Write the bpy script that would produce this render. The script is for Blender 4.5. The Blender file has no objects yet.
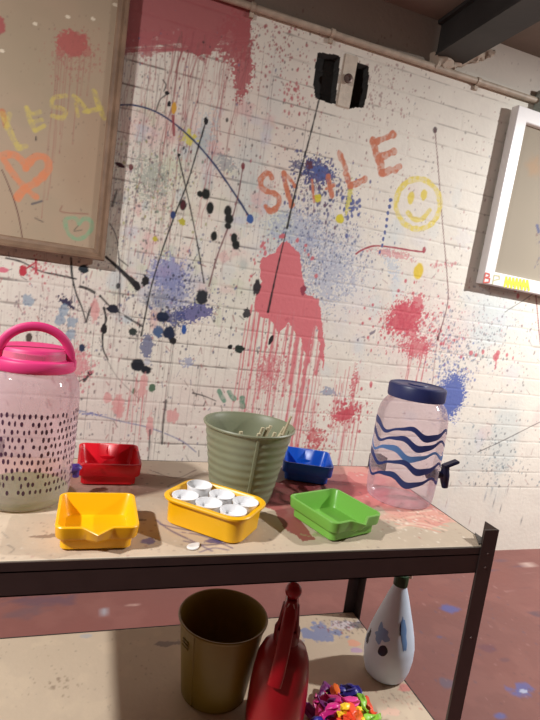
import bpy, bmesh, math, random
import numpy as np
from mathutils import Matrix, Vector, noise as mnoise
PI = math.pi
random.seed(4); rng = np.random.default_rng(7)
S = bpy.context.scene
C = S.collection

# ------------------------------------------------------------------ camera, world, lamps, exposure
YAW, PITCH, ROLL, FPX = 0.33677819, 0.12252172, -0.13984632, 520.42
CAMZ = 1.06                      # the camera stands at x = 0, y = 0
WALL_Y = 1.87
fw = np.array([math.sin(YAW)*math.cos(PITCH), math.cos(YAW)*math.cos(PITCH), -math.sin(PITCH)])
r0 = np.array([math.cos(YAW), -math.sin(YAW), 0.0]); d0 = np.cross(fw, r0)
rt = r0*math.cos(ROLL) + d0*math.sin(ROLL); dn = -r0*math.sin(ROLL) + d0*math.cos(ROLL)
cam = bpy.data.objects.new('camera', bpy.data.cameras.new('camera')); C.objects.link(cam)
cam.matrix_world = Matrix(((rt[0], -dn[0], -fw[0], 0), (rt[1], -dn[1], -fw[1], 0), (rt[2], -dn[2], -fw[2], CAMZ), (0, 0, 0, 1)))
cam.data.sensor_fit = 'VERTICAL'; cam.data.sensor_height = 36; cam.data.lens = 36*FPX/720; cam.data.clip_start = .02
S.camera = cam

S.view_settings.view_transform = 'Standard'; S.view_settings.look = 'None'
S.view_settings.gamma = 1; S.view_settings.use_curve_mapping = False
S.view_settings.exposure = 0.22
w = bpy.data.worlds.new('world'); S.world = w; w.use_nodes = True
w.node_tree.nodes['Background'].inputs[0].default_value = (1.0, .93, .86, 1)
w.node_tree.nodes['Background'].inputs[1].default_value = .02

def lamp(name, loc, power, size, col, target=None):
    l = bpy.data.lights.new(name, 'AREA'); l.shape = 'DISK'; l.size = size; l.energy = power; l.color = col
    o = bpy.data.objects.new(name, l); C.objects.link(o); o.location = loc
    if target: o.rotation_euler = (Vector(target)-Vector(loc)).to_track_quat('-Z', 'Y').to_euler()
    return o
lamp('ceiling_lamp_right', (2.46, .64, 2.10), 66, .09, (1.0, .99, .975), (2.34, .78, .6))
lamp('ceiling_lamp_left', (-1.32, .25, 2.10), 60, .12, (1.0, .98, .95), (-1.15, .40, .5))

# ------------------------------------------------------------------ colour helpers
def lin(c):
    a = np.asarray(c, float)/255.0
    return np.where(a <= .04045, a/12.92, ((a+.055)/1.055)**2.4)
def L4(c): return tuple(lin(c)) + (1,)

def mat(name, col, rough=.5, metal=0, bump=0, bscale=60, vary=0, vscale=8, spec=.5, trans=None, coat=0, attr=False):
    m = bpy.data.materials.new(name); m.use_nodes = True; nt = m.node_tree; N = nt.nodes; K = nt.links
    b = N['Principled BSDF']; b.inputs['Roughness'].default_value = rough; b.inputs['Metallic'].default_value = metal
    b.inputs['Specular IOR Level'].default_value = spec; b.inputs['Coat Weight'].default_value = coat
    b.inputs['Base Color'].default_value = L4(col)
    tc = N.new('ShaderNodeTexCoord')
    src = None
    if attr:
        a = N.new('ShaderNodeAttribute'); a.attribute_name = 'paint'; src = a.outputs['Color']; K.new(src, b.inputs['Base Color'])
    if vary:
        n = N.new('ShaderNodeTexNoise'); n.inputs['Scale'].default_value = vscale; n.inputs['Detail'].default_value = 5
        K.new(tc.outputs['Object'], n.inputs['Vector'])
        mx = N.new('ShaderNodeMix'); mx.data_type = 'RGBA'; mx.blend_type = 'MULTIPLY'
        mr = N.new('ShaderNodeMapRange'); mr.inputs[1].default_value = .3; mr.inputs[2].default_value = .7
        mr.inputs[3].default_value = 1-vary; mr.inputs[4].default_value = 1.0
        K.new(n.outputs['Fac'], mr.inputs[0])
        mx.inputs[0].default_value = 1
        if src: K.new(src, mx.inputs[6])
        else: mx.inputs[6].default_value = L4(col)
        K.new(mr.outputs[0], mx.inputs[7]); K.new(mx.outputs[2], b.inputs['Base Color'])
    if bump:
        n = N.new('ShaderNodeTexNoise'); n.inputs['Scale'].default_value = bscale; n.inputs['Detail'].default_value = 6
        K.new(tc.outputs['Object'], n.inputs['Vector'])
        bp = N.new('ShaderNodeBump'); bp.inputs['Strength'].default_value = bump; bp.inputs['Distance'].default_value = .004
        K.new(n.outputs['Fac'], bp.inputs['Height']); K.new(bp.outputs['Normal'], b.inputs['Normal'])
    return m

def clear_mat(name, tint, body, amount, rough=.08):
    """thin clear moulded plastic: mostly see-through, a little milky, glossy at the edges"""
    m = bpy.data.materials.new(name); m.use_nodes = True; nt = m.node_tree; N = nt.nodes; K = nt.links
    for n in list(N): N.remove(n)
    out = N.new('ShaderNodeOutputMaterial')
    tr = N.new('ShaderNodeBsdfTransparent'); tr.inputs[0].default_value = L4(tint)
    df = N.new('ShaderNodeBsdfTranslucent'); df.inputs[0].default_value = L4(body)
    d2 = N.new('ShaderNodeBsdfDiffuse'); d2.inputs[0].default_value = L4(body)
    mm = N.new('ShaderNodeMixShader'); mm.inputs[0].default_value = .5; K.new(df.outputs[0], mm.inputs[1]); K.new(d2.outputs[0], mm.inputs[2])
    gl = N.new('ShaderNodeBsdfGlossy'); gl.inputs['Roughness'].default_value = rough
    lw = N.new('ShaderNodeLayerWeight'); lw.inputs[0].default_value = .35
    a = N.new('ShaderNodeMixShader'); K.new(tr.outputs[0], a.inputs[1]); K.new(mm.outputs[0], a.inputs[2])
    mr = N.new('ShaderNodeMapRange'); mr.inputs[3].default_value = amount; mr.inputs[4].default_value = min(1, amount+.14)
    K.new(lw.outputs['Facing'], mr.inputs[0]); K.new(mr.outputs[0], a.inputs[0])
    fr = N.new('ShaderNodeFresnel'); fr.inputs[0].default_value = 1.25
    hf = N.new('ShaderNodeMath'); hf.operation = 'MULTIPLY'; hf.inputs[1].default_value = .4; K.new(fr.outputs[0], hf.inputs[0])
    b = N.new('ShaderNodeMixShader'); K.new(hf.outputs[0], b.inputs[0]); K.new(a.outputs[0], b.inputs[1]); K.new(gl.outputs[0], b.inputs[2])
    K.new(b.outputs[0], out.inputs[0])
    return m

# ------------------------------------------------------------------ object helpers
def tag(o, label=None, cat=None, group=None, kind=None):
    if label: o['label'] = label
    if cat: o['category'] = cat
    if group: o['group'] = group
    if kind: o['kind'] = kind
    return o
def thing(name, loc, rz=0, label=None, cat=None, group=None):
    o = bpy.data.objects.new(name, None); C.objects.link(o); o.location = loc; o.rotation_euler = (0, 0, rz)
    o.empty_display_size = .05
    return tag(o, label, cat, group)
def build(name, bm, m, parent=None, smooth=True, loc=None):
    bmesh.ops.recalc_face_normals(bm, faces=bm.faces)
    me = bpy.data.meshes.new(name); bm.to_mesh(me); bm.free(); me.materials.append(m)
    if smooth:
        me.polygons.foreach_set('use_smooth', [True]*len(me.polygons))
        try: me.set_sharp_from_angle(angle=math.radians(38))
        except Exception: pass
    o = bpy.data.objects.new(name, me); C.objects.link(o)
    if parent: o.parent = parent
    if loc: o.location = loc
    return o
def copy_tree(o, parent=None):
    c = o.copy(); C.objects.link(c)
    if parent: c.parent = parent
    for ch in list(o.children): copy_tree(ch, c)
    return c
def box(bm, x0, x1, y0, y1, z0, z1):
    v = [bm.verts.new((x, y, z)) for z in (z0, z1) for x, y in ((x0, y0), (x1, y0), (x1, y1), (x0, y1))]
    for f in ((0, 3, 2, 1), (4, 5, 6, 7), (0, 1, 5, 4), (1, 2, 6, 5), (2, 3, 7, 6), (3, 0, 4, 7)): bm.faces.new([v[i] for i in f])
    return v
def bevel(bm, w=.002, seg=2):
    bmesh.ops.bevel(bm, geom=list(bm.edges), offset=w, segments=seg, affect='EDGES', clamp_overlap=True)
def lathe(bm, prof, seg=64, cap0=True, cap1=True, fn=None, c=(0, 0)):
    rings = []
    for r, z in prof:
        ring = []
        for k in range(seg):
            a = 2*PI*k/seg; rr = r if fn is None else fn(r, z, a)
            ring.append(bm.verts.new((c[0]+rr*math.cos(a), c[1]+rr*math.sin(a), z)))
        rings.append(ring)
    for a, b in zip(rings, rings[1:]):
        for k in range(seg): bm.faces.new((a[k], a[(k+1) % seg], b[(k+1) % seg], b[k]))
    if cap0: bm.faces.new(rings[0][::-1])
    if cap1: bm.faces.new(rings[-1])
    return rings
def tube(bm, pts, rad, seg=12, flat=None, caps=True):
    """swept tube; rad a number or one per point; flat = (sx, sy) squashes the section"""
    P = [Vector(p) for p in pts]; n = len(P); R = rad if hasattr(rad, '__len__') else [rad]*n
    rings = []; up = Vector((0, 0, 1)); prev = None
    for i in range(n):
        t = (P[min(i+1, n-1)]-P[max(i-1, 0)]).normalized()
        if prev is None:
            a = up if abs(t.dot(up)) < .9 else Vector((0, 1, 0))
            nrm = (a - t*a.dot(t)).normalized()
        else: nrm = (prev - t*prev.dot(t)).normalized()
        prev = nrm; bi = t.cross(nrm); f = flat or (1, 1)
        rings.append([bm.verts.new(P[i] + nrm*math.cos(2*PI*k/seg)*R[i]*f[0] + bi*math.sin(2*PI*k/seg)*R[i]*f[1]) for k in range(seg)])
    for a, b in zip(rings, rings[1:]):
        for k in range(seg): bm.faces.new((a[k], a[(k+1) % seg], b[(k+1) % seg], b[k]))
    if caps: bm.faces.new(rings[0][::-1]); bm.faces.new(rings[-1])
def rrect(hx, hy, r, n=6, m=12):
    """rounded rectangle outline, counter-clockwise, with m points along every straight side"""
    pts = []
    cs = [(hx-r, -hy+r, -PI/2), (hx-r, hy-r, 0), (-hx+r, hy-r, PI/2), (-hx+r, -hy+r, PI)]
    for q, (cx, cy, a0) in enumerate(cs):
        for k in range(n+1):
            a = a0 + PI/2*k/n; pts.append((cx+r*math.cos(a), cy+r*math.sin(a)))
        nx, ny, b0 = cs[(q+1) % 4]; x0, y0 = pts[-1]; x1, y1 = nx+r*math.cos(b0), ny+r*math.sin(b0)
        for k in range(1, m): pts.append((x0+(x1-x0)*k/m, y0+(y1-y0)*k/m))
    return pts
def loft(bm, loops, cap0=True, cap1=True):
    rings = [[bm.verts.new(p) for p in lp] for lp in loops]; n = len(rings[0])
    for a, b in zip(rings, rings[1:]):
        for k in range(n): bm.faces.new((a[k], a[(k+1) % n], b[(k+1) % n], b[k]))
    if cap0: bm.faces.new(rings[0][::-1])
    if cap1: bm.faces.new(rings[-1])

# ------------------------------------------------------------------ paint on surfaces (a colour laid on the vertices of a fine grid)
_T = rng.random((256, 256))
def vnoise(x, y, f, ox=0):
    x = x*f + 37.1*ox; y = y*f + 91.7*ox; xi = np.floor(x).astype(int); yi = np.floor(y).astype(int)
    fx = x-xi; fy = y-yi; fx = fx*fx*(3-2*fx); fy = fy*fy*(3-2*fy)
    a = _T[xi % 256, yi % 256]; b = _T[(xi+1) % 256, yi % 256]; c = _T[xi % 256, (yi+1) % 256]; d = _T[(xi+1) % 256, (yi+1) % 256]
    return (a*(1-fx)+b*fx)*(1-fy) + (c*(1-fx)+d*fx)*fy
def fnoise(x, y, f, ox=0): return (vnoise(x, y, f, ox) + .5*vnoise(x, y, f*2.1, ox+1) + .25*vnoise(x, y, f*4.3, ox+2))/1.75
def sstep(a, b, x): t = np.clip((x-a)/(b-a), 0, 1); return t*t*(3-2*t)

class Canvas:
    """u, v: coordinates of the grid lines; W: turns a point of the photograph into (u, v)"""
    def __init__(s, u, v, base, W=None):
        s.u = np.asarray(u); s.v = np.asarray(v); s.U, s.V = np.meshgrid(s.u, s.v)
        s.img = np.ones(s.U.shape+(3,))*lin(base); s.W = W; s.mark = np.zeros(s.U.shape)
        s.k = 0; s.haze = True
    def win(s, u0, u1, v0, v1):
        return (slice(max(0, np.searchsorted(s.v, v0)-1), np.searchsorted(s.v, v1)+1), slice(max(0, np.searchsorted(s.u, u0)-1), np.searchsorted(s.u, u1)+1))
    def lay(s, w, m, col):
        m = m[..., None]; c = np.asarray(col, float); c = c*.86+.14*(c.mean()*.7+255*.3) if s.haze else c; s.img[w] = s.img[w]*(1-m) + lin(c)*m  # haze is mixed into each laid colour, making it paler and greyer
    def px(s, x, y, r=1):
        u, v = s.W(x, y); a, b = s.W(x+1, y); c, d = s.W(x, y+1)
        return u, v, r*.5*(math.hypot(a-u, b-v)+math.hypot(c-u, d-v))
    def blob(s, x, y, rx, col, ry=None, rough=.5, soft=.15, alpha=1., ang=0, f=None, speck=0):
        u, v, k = s.px(x, y); rough *= .5 if rx < 8 else 1; rx *= k; ry = rx if ry is None else ry*k; s.k += 1
        R = max(rx, ry)*(1.6+rough); w = s.win(u-R, u+R, v-R, v+R); X = s.U[w]-u; Y = s.V[w]-v
        if X.size == 0: return
        ca, sa = math.cos(ang), math.sin(ang)
        d = np.sqrt(((X*ca+Y*sa)/rx)**2 + ((-X*sa+Y*ca)/ry)**2)
        d = d + rough*(fnoise(s.U[w], s.V[w], f or 2.2/max(rx, ry), s.k % 17)-.5)*2
        m = sstep(1+soft, 1-soft, d)*alpha
        if speck: m = m*sstep(.5-speck*.12, .56, fnoise(s.U[w], s.V[w], 130, s.k % 13)+.15*(1-d))
        s.lay(w, m, col)
    def cloud(s, x, y, rx, ry, col, alpha=.8, grain=150, thr=.45, ang=0):
        """sprayed or stippled patch that breaks up into dots towards its rim"""
        u, v, k = s.px(x, y); rx *= k; ry *= k; s.k += 1; R = max(rx, ry)*1.9
        w = s.win(u-R, u+R, v-R, v+R); X = s.U[w]-u; Y = s.V[w]-v
        if X.size == 0: return
        ca, sa = math.cos(ang), math.sin(ang)
        d = ((X*ca+Y*sa)/rx)**2 + ((-X*sa+Y*ca)/ry)**2
        g = np.exp(-d*1.3); n = .62*vnoise(s.U[w], s.V[w], grain*1.25, s.k % 11) + .38*fnoise(s.U[w], s.V[w], grain/4, s.k % 7)
        th = .93-(1.25-1.25*thr)*g
        s.lay(w, sstep(th-.06, th+.06, n)*alpha, col)
    def dots(s, x, y, rx, ry, n, r0, r1, col, alpha=.9, uni=False):
        for _ in range(n):
            if uni: a, b = rng.uniform(-1, 1, 2)
            else: a, b = rng.normal(0, .5, 2)
            r = r0+(r1-r0)*rng.random()**2.5
            c = col[rng.integers(len(col))] if isinstance(col, list) else col
            s.disc(x+a*rx, y+b*ry, r, c, alpha)
    def disc(s, x, y, r, col, alpha=.9):
        u, v, k = s.px(x, y, r); k = max(k, .0008); g = .0016
        w = s.win(u-k-g*2, u+k+g*2, v-k-g*2, v+k+g*2)
        X = s.U[w]-u; Y = s.V[w]-v
        if X.size == 0: return
        e = rng.uniform(.7, 1.0)
        s.lay(w, np.clip((k+g-np.sqrt((X/e)**2+(Y*e)**2))/(2*g), 0, 1)*alpha, col)
    def stroke(s, pts, wd, col, alpha=1., wend=None, wob=.25, dry=0., smooth=True, gaps=0.):
        P = [np.array(s.W(*p)) for p in pts]; k = s.px(*pts[0])[2]*(1.35 if col is DARK else 1); wend = wd if wend is None else wend; s.k += 1
        if smooth and len(P) > 2:
            Q = []
            E = [2*P[0]-P[1]]+P+[2*P[-1]-P[-2]]
            for i in range(1, len(E)-2):
                for t in np.linspace(0, 1, 8, endpoint=False):
                    a, b, c, d = E[i-1:i+3]
                    Q.append(.5*((2*b)+(c-a)*t+(2*a-5*b+4*c-d)*t*t+(3*b-a-3*c+d)*t**3))
            P = Q+[P[-1]]
        n = len(P)-1
        allp = np.array(P); R = max(wd, wend)*k*1.5+.006
        w = s.win(allp[:, 0].min()-R, allp[:, 0].max()+R, allp[:, 1].min()-R, allp[:, 1].max()+R)
        X = s.U[w]; Y = s.V[w]
        if X.size == 0: return
        best = np.full(X.shape, 9.); tt = np.zeros(X.shape)
        for i in range(n):
            a, b = P[i], P[i+1]; e = b-a; l2 = max(e@e, 1e-12)
            t = np.clip(((X-a[0])*e[0]+(Y-a[1])*e[1])/l2, 0, 1); d = np.hypot(X-a[0]-t*e[0], Y-a[1]-t*e[1])
            q = d < best; best = np.where(q, d, best); tt = np.where(q, (i+t)/n, tt)
        half = .5*k*(wd+(wend-wd)*tt)*(1+wob*2*(vnoise(X, Y, 60, s.k % 9)-.5)); half = np.maximum(half, .0004); g = .0015
        m = np.clip((half+g-best)/(2*g), 0, 1)*np.clip(half/g*1.3, 0, 1)
        if dry: m = m*(1-dry*sstep(.42, .62, fnoise(X, Y, 90, s.k % 9)))
        if gaps: m = m*sstep(gaps-.05, gaps+.05, vnoise(X, Y, 45, s.k % 9))
        s.lay(w, m*alpha, col)
    def poly(s, pts, col, rough=.0, alpha=1., f=40, dry=0.):
        P = np.array([s.W(*p) for p in pts]); R = .01+rough; s.k += 1
        w = s.win(P[:, 0].min()-R, P[:, 0].max()+R, P[:, 1].min()-R, P[:, 1].max()+R)
        X = s.U[w]+rough*2*(fnoise(s.U[w], s.V[w], f, 3)-.5); Y = s.V[w]+rough*2*(fnoise(s.U[w], s.V[w], f, 8)-.5)
        ins = np.zeros(X.shape, bool)
        for i in range(len(P)):
            x0, y0 = P[i]; x1, y1 = P[(i+1) % len(P)]
            ins ^= ((y0 > Y) != (y1 > Y)) & (X < (x1-x0)*(Y-y0)/((y1-y0) or 1e-9)+x0)
        m = ins.astype(float)*alpha
        if dry: m = m*(1-dry*sstep(.5, .6, fnoise(X, Y, 25, 5)))
        s.lay(w, m, col); return w, m
    def drip(s, x, y, length, wd, col, alpha=.8, wand=1.5, lean=0., bulb=1.3):
        """runs straight down the surface from a point, wandering a little"""
        u, v, k = s.px(x, y); pts = []; n = max(3, int(length/14)); dx = 0.
        W0 = s.W; s.W = lambda a, b: (a, b)
        for i in range(n+1):
            pts.append((u+dx*k, v-length*k*i/n)); dx += rng.normal(0, wand)*.5+lean*length/n
        px0 = s.px; s.px = lambda a, b, r=1: (a, b, r*k)
        s.stroke(pts, wd, col, alpha, wend=wd*.7, wob=.4)
        if bulb: s.disc(pts[-1][0], pts[-1][1], wd*.5*bulb, col, alpha)
        s.W = W0; del s.px
    def mesh(s, name, m, place, disp=None, extra=None):
        nv, nu = s.U.shape; P = place(s.U, s.V) if disp is None else place(s.U, s.V, disp)
        me = bpy.data.meshes.new(name); co = np.stack(P, -1).reshape(-1, 3); nf = (nv-1)*(nu-1)
        i = np.arange(nv*nu).reshape(nv, nu); q = np.stack([i[:-1, :-1], i[:-1, 1:], i[1:, 1:], i[1:, :-1]], -1).reshape(-1)
        me.vertices.add(nv*nu); me.vertices.foreach_set('co', co.reshape(-1).astype(np.float32))
        me.loops.add(nf*4); me.loops.foreach_set('vertex_index', q.astype(np.int32))
        me.polygons.add(nf); me.polygons.foreach_set('loop_start', (np.arange(nf)*4).astype(np.int32))
        me.polygons.foreach_set('use_smooth', np.ones(nf, bool)); me.update(calc_edges=True)
        at = me.color_attributes.new('paint', 'FLOAT_COLOR', 'POINT')
        at.data.foreach_set('color', np.concatenate([s.img, np.ones(s.U.shape+(1,))], -1).reshape(-1).astype(np.float32))
        me.materials.append(m); o = bpy.data.objects.new(name, me); C.objects.link(o); return o

def ray(px, py): return rt*(px-270)+dn*(py-360)+fw*FPX
def on_wall(px, py, y=WALL_Y):
    r = ray(px, py); t = y/r[1]; return r[0]*t, r[2]*t+CAMZ
def on_level(px, py, z):
    r = ray(px, py); t = (z-CAMZ)/r[2]; return r[0]*t, r[1]*t

PINK = (205, 92, 102); RED = (188, 50, 66); DARK = (28, 26, 30); NAVY = (24, 34, 66); BLUE = (62, 76, 150); MAUVE = (120, 122, 168)
SKY = (150, 176, 190); YEL = (226, 200, 60); ORANGE = (206, 112, 76); TEAL = (62, 128, 104); BROWN = (92, 60, 58)

# ================================================================== SETTING
TOPZ, SHELFZ = .674, .279
CEIL = 2.18
# ---- painted brick wall
us = np.concatenate([np.arange(-2.6, -.46, .12), np.arange(-.45, 1.15, .0029), np.arange(1.152, 2.32, .0040), np.arange(2.36, 3.21, .12)])
vs = np.concatenate([np.arange(0, .30, .03), np.arange(.31, 2.178, .0029), [CEIL]])
cv = Canvas(us, vs, (233, 228, 217), on_wall)
U, V = cv.U, cv.V
# brick courses
co_ = (V-.019)/.075; row = np.floor(co_+.5); dz = np.abs(co_-np.round(co_))*.075 + .0016*(vnoise(U, V, 30, 2)-.5)*2
bu = (U + np.where(row % 2 == 0, 0, .1125))/.225; 
rowc = np.floor(co_); bu = (U + np.where(rowc % 2 == 0, 0, .1125)+.03)/.225
du = np.abs(bu-np.round(bu))*.225 + .0016*(vnoise(U, V, 30, 4)-.5)*2
groove = np.maximum(sstep(.006, .001, dz)*(.45+.55*vnoise(U, V, 7, 3)), sstep(.005, .001, du)*.55*vnoise(U, V, 6, 6)*sstep(0, .05, dz*10))
groove = groove*sstep(2.03, 2.02, V)
full = (slice(None), slice(None))
cv.lay(full, .22*fnoise(U, V, 5, 1), (200, 188, 172))
cv.lay(full, .25*sstep(.5, .75, fnoise(U, V, 14, 9)), (214, 206, 196))
leftness = sstep(1.15, .3, U)
cv.lay(full, groove*(.12+.22*leftness)*sstep(.35, .7, vnoise(U, V, 11, 12)), (104, 84, 76))
hair = sstep(.0034, .0012, dz)*sstep(.42, .60, fnoise(U, V, 9, 14))*sstep(2.03, 2.02, V)
cv.lay(full, hair*(.34+.30*leftness), (70, 58, 56))
# broad faint tints
for a in [(195,145,18,16,SKY,.35),(170,285,34,26,(150,160,200),.45),(300,235,50,30,(176,186,206),.35),(490,315,26,40,(190,212,218),.55),(505,440,14,40,(186,204,206),.45),
          (475,450,16,30,(190,204,206),.35),(165,180,30,34,(196,206,170),.3),(90,250,40,20,(206,214,188),.3),(210,410,40,30,(222,190,184),.3),(110,420,50,46,(222,190,188),.35),
          (250,130,60,60,(214,180,172),.25),(150,130,24,24,(226,170,166),.35),(150,170,18,30,(196,200,190),.3),(60,300,50,50,(222,200,196),.3),(420,330,60,40,(226,196,196),.3),
          (250,180,16,40,(170,196,200),.35),(272,100,10,40,(200,206,206),.3),(280,225,16,14,(180,206,190),.35),(340,280,40,40,(200,206,220),.3),(236,300,20,30,(214,220,200),.3)]:
    cv.blob(a[0], a[1], a[2], a[4], ry=a[3], rough=.7, soft=.6, alpha=a[5], f=18)
for _ in range(90):
    x, y = rng.uniform(112, 270), rng.uniform(105, 320); cv.blob(x, y, rng.uniform(3, 9), [(222,150,150),(176,200,212),(200,210,176),(196,196,216),(226,206,196),(150,170,170),(226,176,176)][rng.integers(7)], ry=rng.uniform(3, 12), rough=1., soft=.5, alpha=rng.uniform(.2, .5), f=60)
for _ in range(60):
    x, y = rng.uniform(270, 540), rng.uniform(180, 520); cv.blob(x, y, rng.uniform(3, 9), [(222,180,180),(190,210,220),(206,212,200),(200,200,216)][rng.integers(4)], ry=rng.uniform(4, 14), rough=1., soft=.5, alpha=rng.uniform(.12, .3), f=60)
# pink patch along the top and its runs
top = [(120,-8),(255,-8),(252,12),(249,32),(250,44),(244,50),(238,46),(234,36),(229,30),(218,44),(208,54),(196,56),(185,44),(170,40),(154,36),(140,46),(126,48),(117,44)]
cv.poly(top, (172,82,86), rough=.012, f=30, alpha=.95)
for i in range(7): cv.blob(128+i*19, 44+5*math.sin(i*2.), 8, (172,84,88), ry=11, rough=1.2, soft=.25, f=90, alpha=.75)
cv.cloud(243, 72, 12, 32, (184,84,90), .9, thr=.25); cv.cloud(236, 40, 20, 30, (176,84,88), .9, thr=.25)
for i in range(90): cv.drip(rng.uniform(122, 256), rng.uniform(30, 50), rng.uniform(8, 40), rng.uniform(.5, 1.6), (178,92,96), rng.uniform(.5, .9), wand=2., lean=-3)
for i in range(60):
    x = rng.uniform(122, 256); cv.drip(x, rng.uniform(28, 50), rng.uniform(30, 260), rng.uniform(.4, 1.3), [(176,84,88),(160,78,84),(140,86,84)][i % 3], rng.uniform(.35, .8), wand=3., lean=-.05)
for i in range(46): # long hairline runs
    x = rng.uniform(118, 345); cv.drip(x, rng.uniform(40, 300), rng.uniform(80, 260), rng.uniform(.3, .7), [(84,70,74),(110,80,84),(140,110,112)][i % 3], rng.uniform(.4, .75), wand=.5)
for i in range(26): # longer thin runs down the left half of the wall
    x = rng.uniform(104, 262); cv.drip(x, rng.uniform(60, 250), rng.uniform(90, 330), rng.uniform(.3, .8), [(150,110,108),(170,106,106),(108,86,84),(160,130,130)][i % 4], rng.uniform(.3, .65), wand=1.)
for i in range(46): # close thin dark runs between the courses low on the left
    x = rng.uniform(76, 205); cv.drip(x, rng.uniform(250, 420), rng.uniform(25, 120), rng.uniform(.3, .7), [(96,80,80),(70,62,66),(150,96,100),(110,70,76)][i % 4], rng.uniform(.4, .8), wand=.5)
for i in range(30):
    x = rng.uniform(0, 90); cv.drip(x, rng.uniform(245, 330), rng.uniform(25, 110), rng.uniform(.3, .7), [(96,80,80),(150,96,100)][i % 2], rng.uniform(.3, .7), wand=.5)
# specks all over
cols = [(96,66,68),(150,74,80),(66,60,70),(176,96,96),(110,110,140),(60,50,50)]
cv.dots(190, 250, 130, 220, 1500, .3, 1.3, cols, .75, True)
cv.dots(300, 110, 110, 80, 420, .3, 1.2, [(160,84,88),(120,80,84),(176,110,112)], .7, True)
cv.dots(400, 300, 150, 200, 900, .3, 1.1, cols, .55, True)
cv.dots(480, 160, 60, 120, 160, .3, 1.1, [(120,110,108),(150,120,116)], .6, True)
cv.dots(275, 45, 40, 40, 140, .5, 1.6, (166,76,82), .8)
cv.dots(292, 92, 20, 20, 60, .5, 1.9, (186,90,96), .8)
cv.dots(385, 90, 40, 46, 200, .4, 1.5, [(160,110,110),(140,100,104)], .6)
cv.dots(330, 250, 60, 60, 900, .3, 1.0, [(130,140,170),(110,120,150),(160,120,140)], .6)
cv.dots(150, 160, 60, 110, 900, .3, 1.2, [(170,120,120),(150,150,140),(190,140,140),(120,110,130)], .7)
cv.dots(60, 320, 80, 60, 500, .3, 1.3, [(190,120,130),(140,110,120),(90,80,100)], .7)
cv.dots(440, 330, 90, 60, 700, .3, 1.1, [(200,130,140),(150,150,170),(130,120,130)], .6)
for _ in range(240): # small flicks
    x, y = rng.uniform(0, 262), rng.uniform(240, 470); a = rng.normal(1.4, .5); l = rng.uniform(2, 8)
    cv.stroke([(x, y), (x+l*math.cos(a), y+l*math.sin(a))], rng.uniform(.4, 1.3), cols[rng.integers(6)], .75)
for _ in range(150):
    x, y = rng.uniform(290, 540), rng.uniform(230, 540); a = rng.normal(1.4, .7); l = rng.uniform(2, 7)
    cv.stroke([(x, y), (x+l*math.cos(a), y+l*math.sin(a))], rng.uniform(.3, .9), [(110,100,104),(110,126,150),(160,110,110)][rng.integers(3)], .6)
# blue and violet stipples
cv.cloud(168, 274, 22, 20, (128,134,190), .75, thr=.2); cv.cloud(172, 292, 22, 24, (120,130,180), .6)
cv.cloud(196, 313, 20, 9, (84,84,150), .9, thr=.12, ang=.3); cv.cloud(175, 318, 14, 12, (60,70,130), .8)
cv.cloud(147, 346, 7, 14, (106,112,146), .9, thr=.1); cv.cloud(188, 362, 9, 8, (140,150,186), .7); cv.cloud(158, 300, 20, 12, (130,136,150), .6)
cv.cloud(207, 130, 14, 26, (170,190,200), .5); cv.cloud(226, 165, 14, 12, (130,140,150), .6); cv.cloud(152, 178, 22, 26, (150,160,150), .6)
cv.cloud(318, 172, 22, 14, (78,84,140), .95, thr=.3); cv.cloud(322, 172, 11, 6, (70,90,160), .9, thr=.05); cv.cloud(309, 165, 5, 5, (92,46,66), 1, thr=.02)
cv.cloud(296, 166, 12, 8, (80,82,120), .8); cv.cloud(300, 232, 42, 30, (160,172,200), .6, thr=.45); cv.cloud(330, 275, 44, 40, (160,170,196), .6, thr=.5)
cv.dots(315, 185, 34, 30, 420, .4, 1.8, [(64,70,130),(84,84,140),(90,60,90),(50,60,110)], .85)
cv.dots(318, 250, 56, 44, 700, .3, 1.3, [(90,104,150),(120,130,170),(80,84,110)], .75)
cv.dots(180, 300, 50, 46, 520, .3, 1.5, [(50,60,100),(84,90,140),(44,44,60)], .8)
cv.dots(352, 205, 10, 20, 60, .6, 2.2, (72,84,150), .9)
cv.dots(150, 190, 46, 60, 420, .3, 1.5, [(80,110,90),(110,90,96),(70,70,90),(150,150,80)], .7)
cv.cloud(452, 396, 15, 22, (72,94,176), .95, thr=.05, grain=190); cv.dots(450, 372, 26, 24, 260, .3, 1.3, (96,112,176), .8); cv.dots(446, 340, 24, 30, 220, .3, 1.2, [(130,140,170),(110,120,140)], .7)
cv.dots(490, 340, 40, 40, 240, .3, 1.2, [(110,126,140),(130,110,116)], .7); cv.dots(495, 460, 34, 40, 320, .3, 1.2, [(120,140,150),(100,104,110),(150,160,164)], .7)
cv.cloud(392, 265, 9, 20, (170,190,214), .5, ang=.6); cv.cloud(330, 392, 12, 5, (140,150,176), .8)
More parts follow.
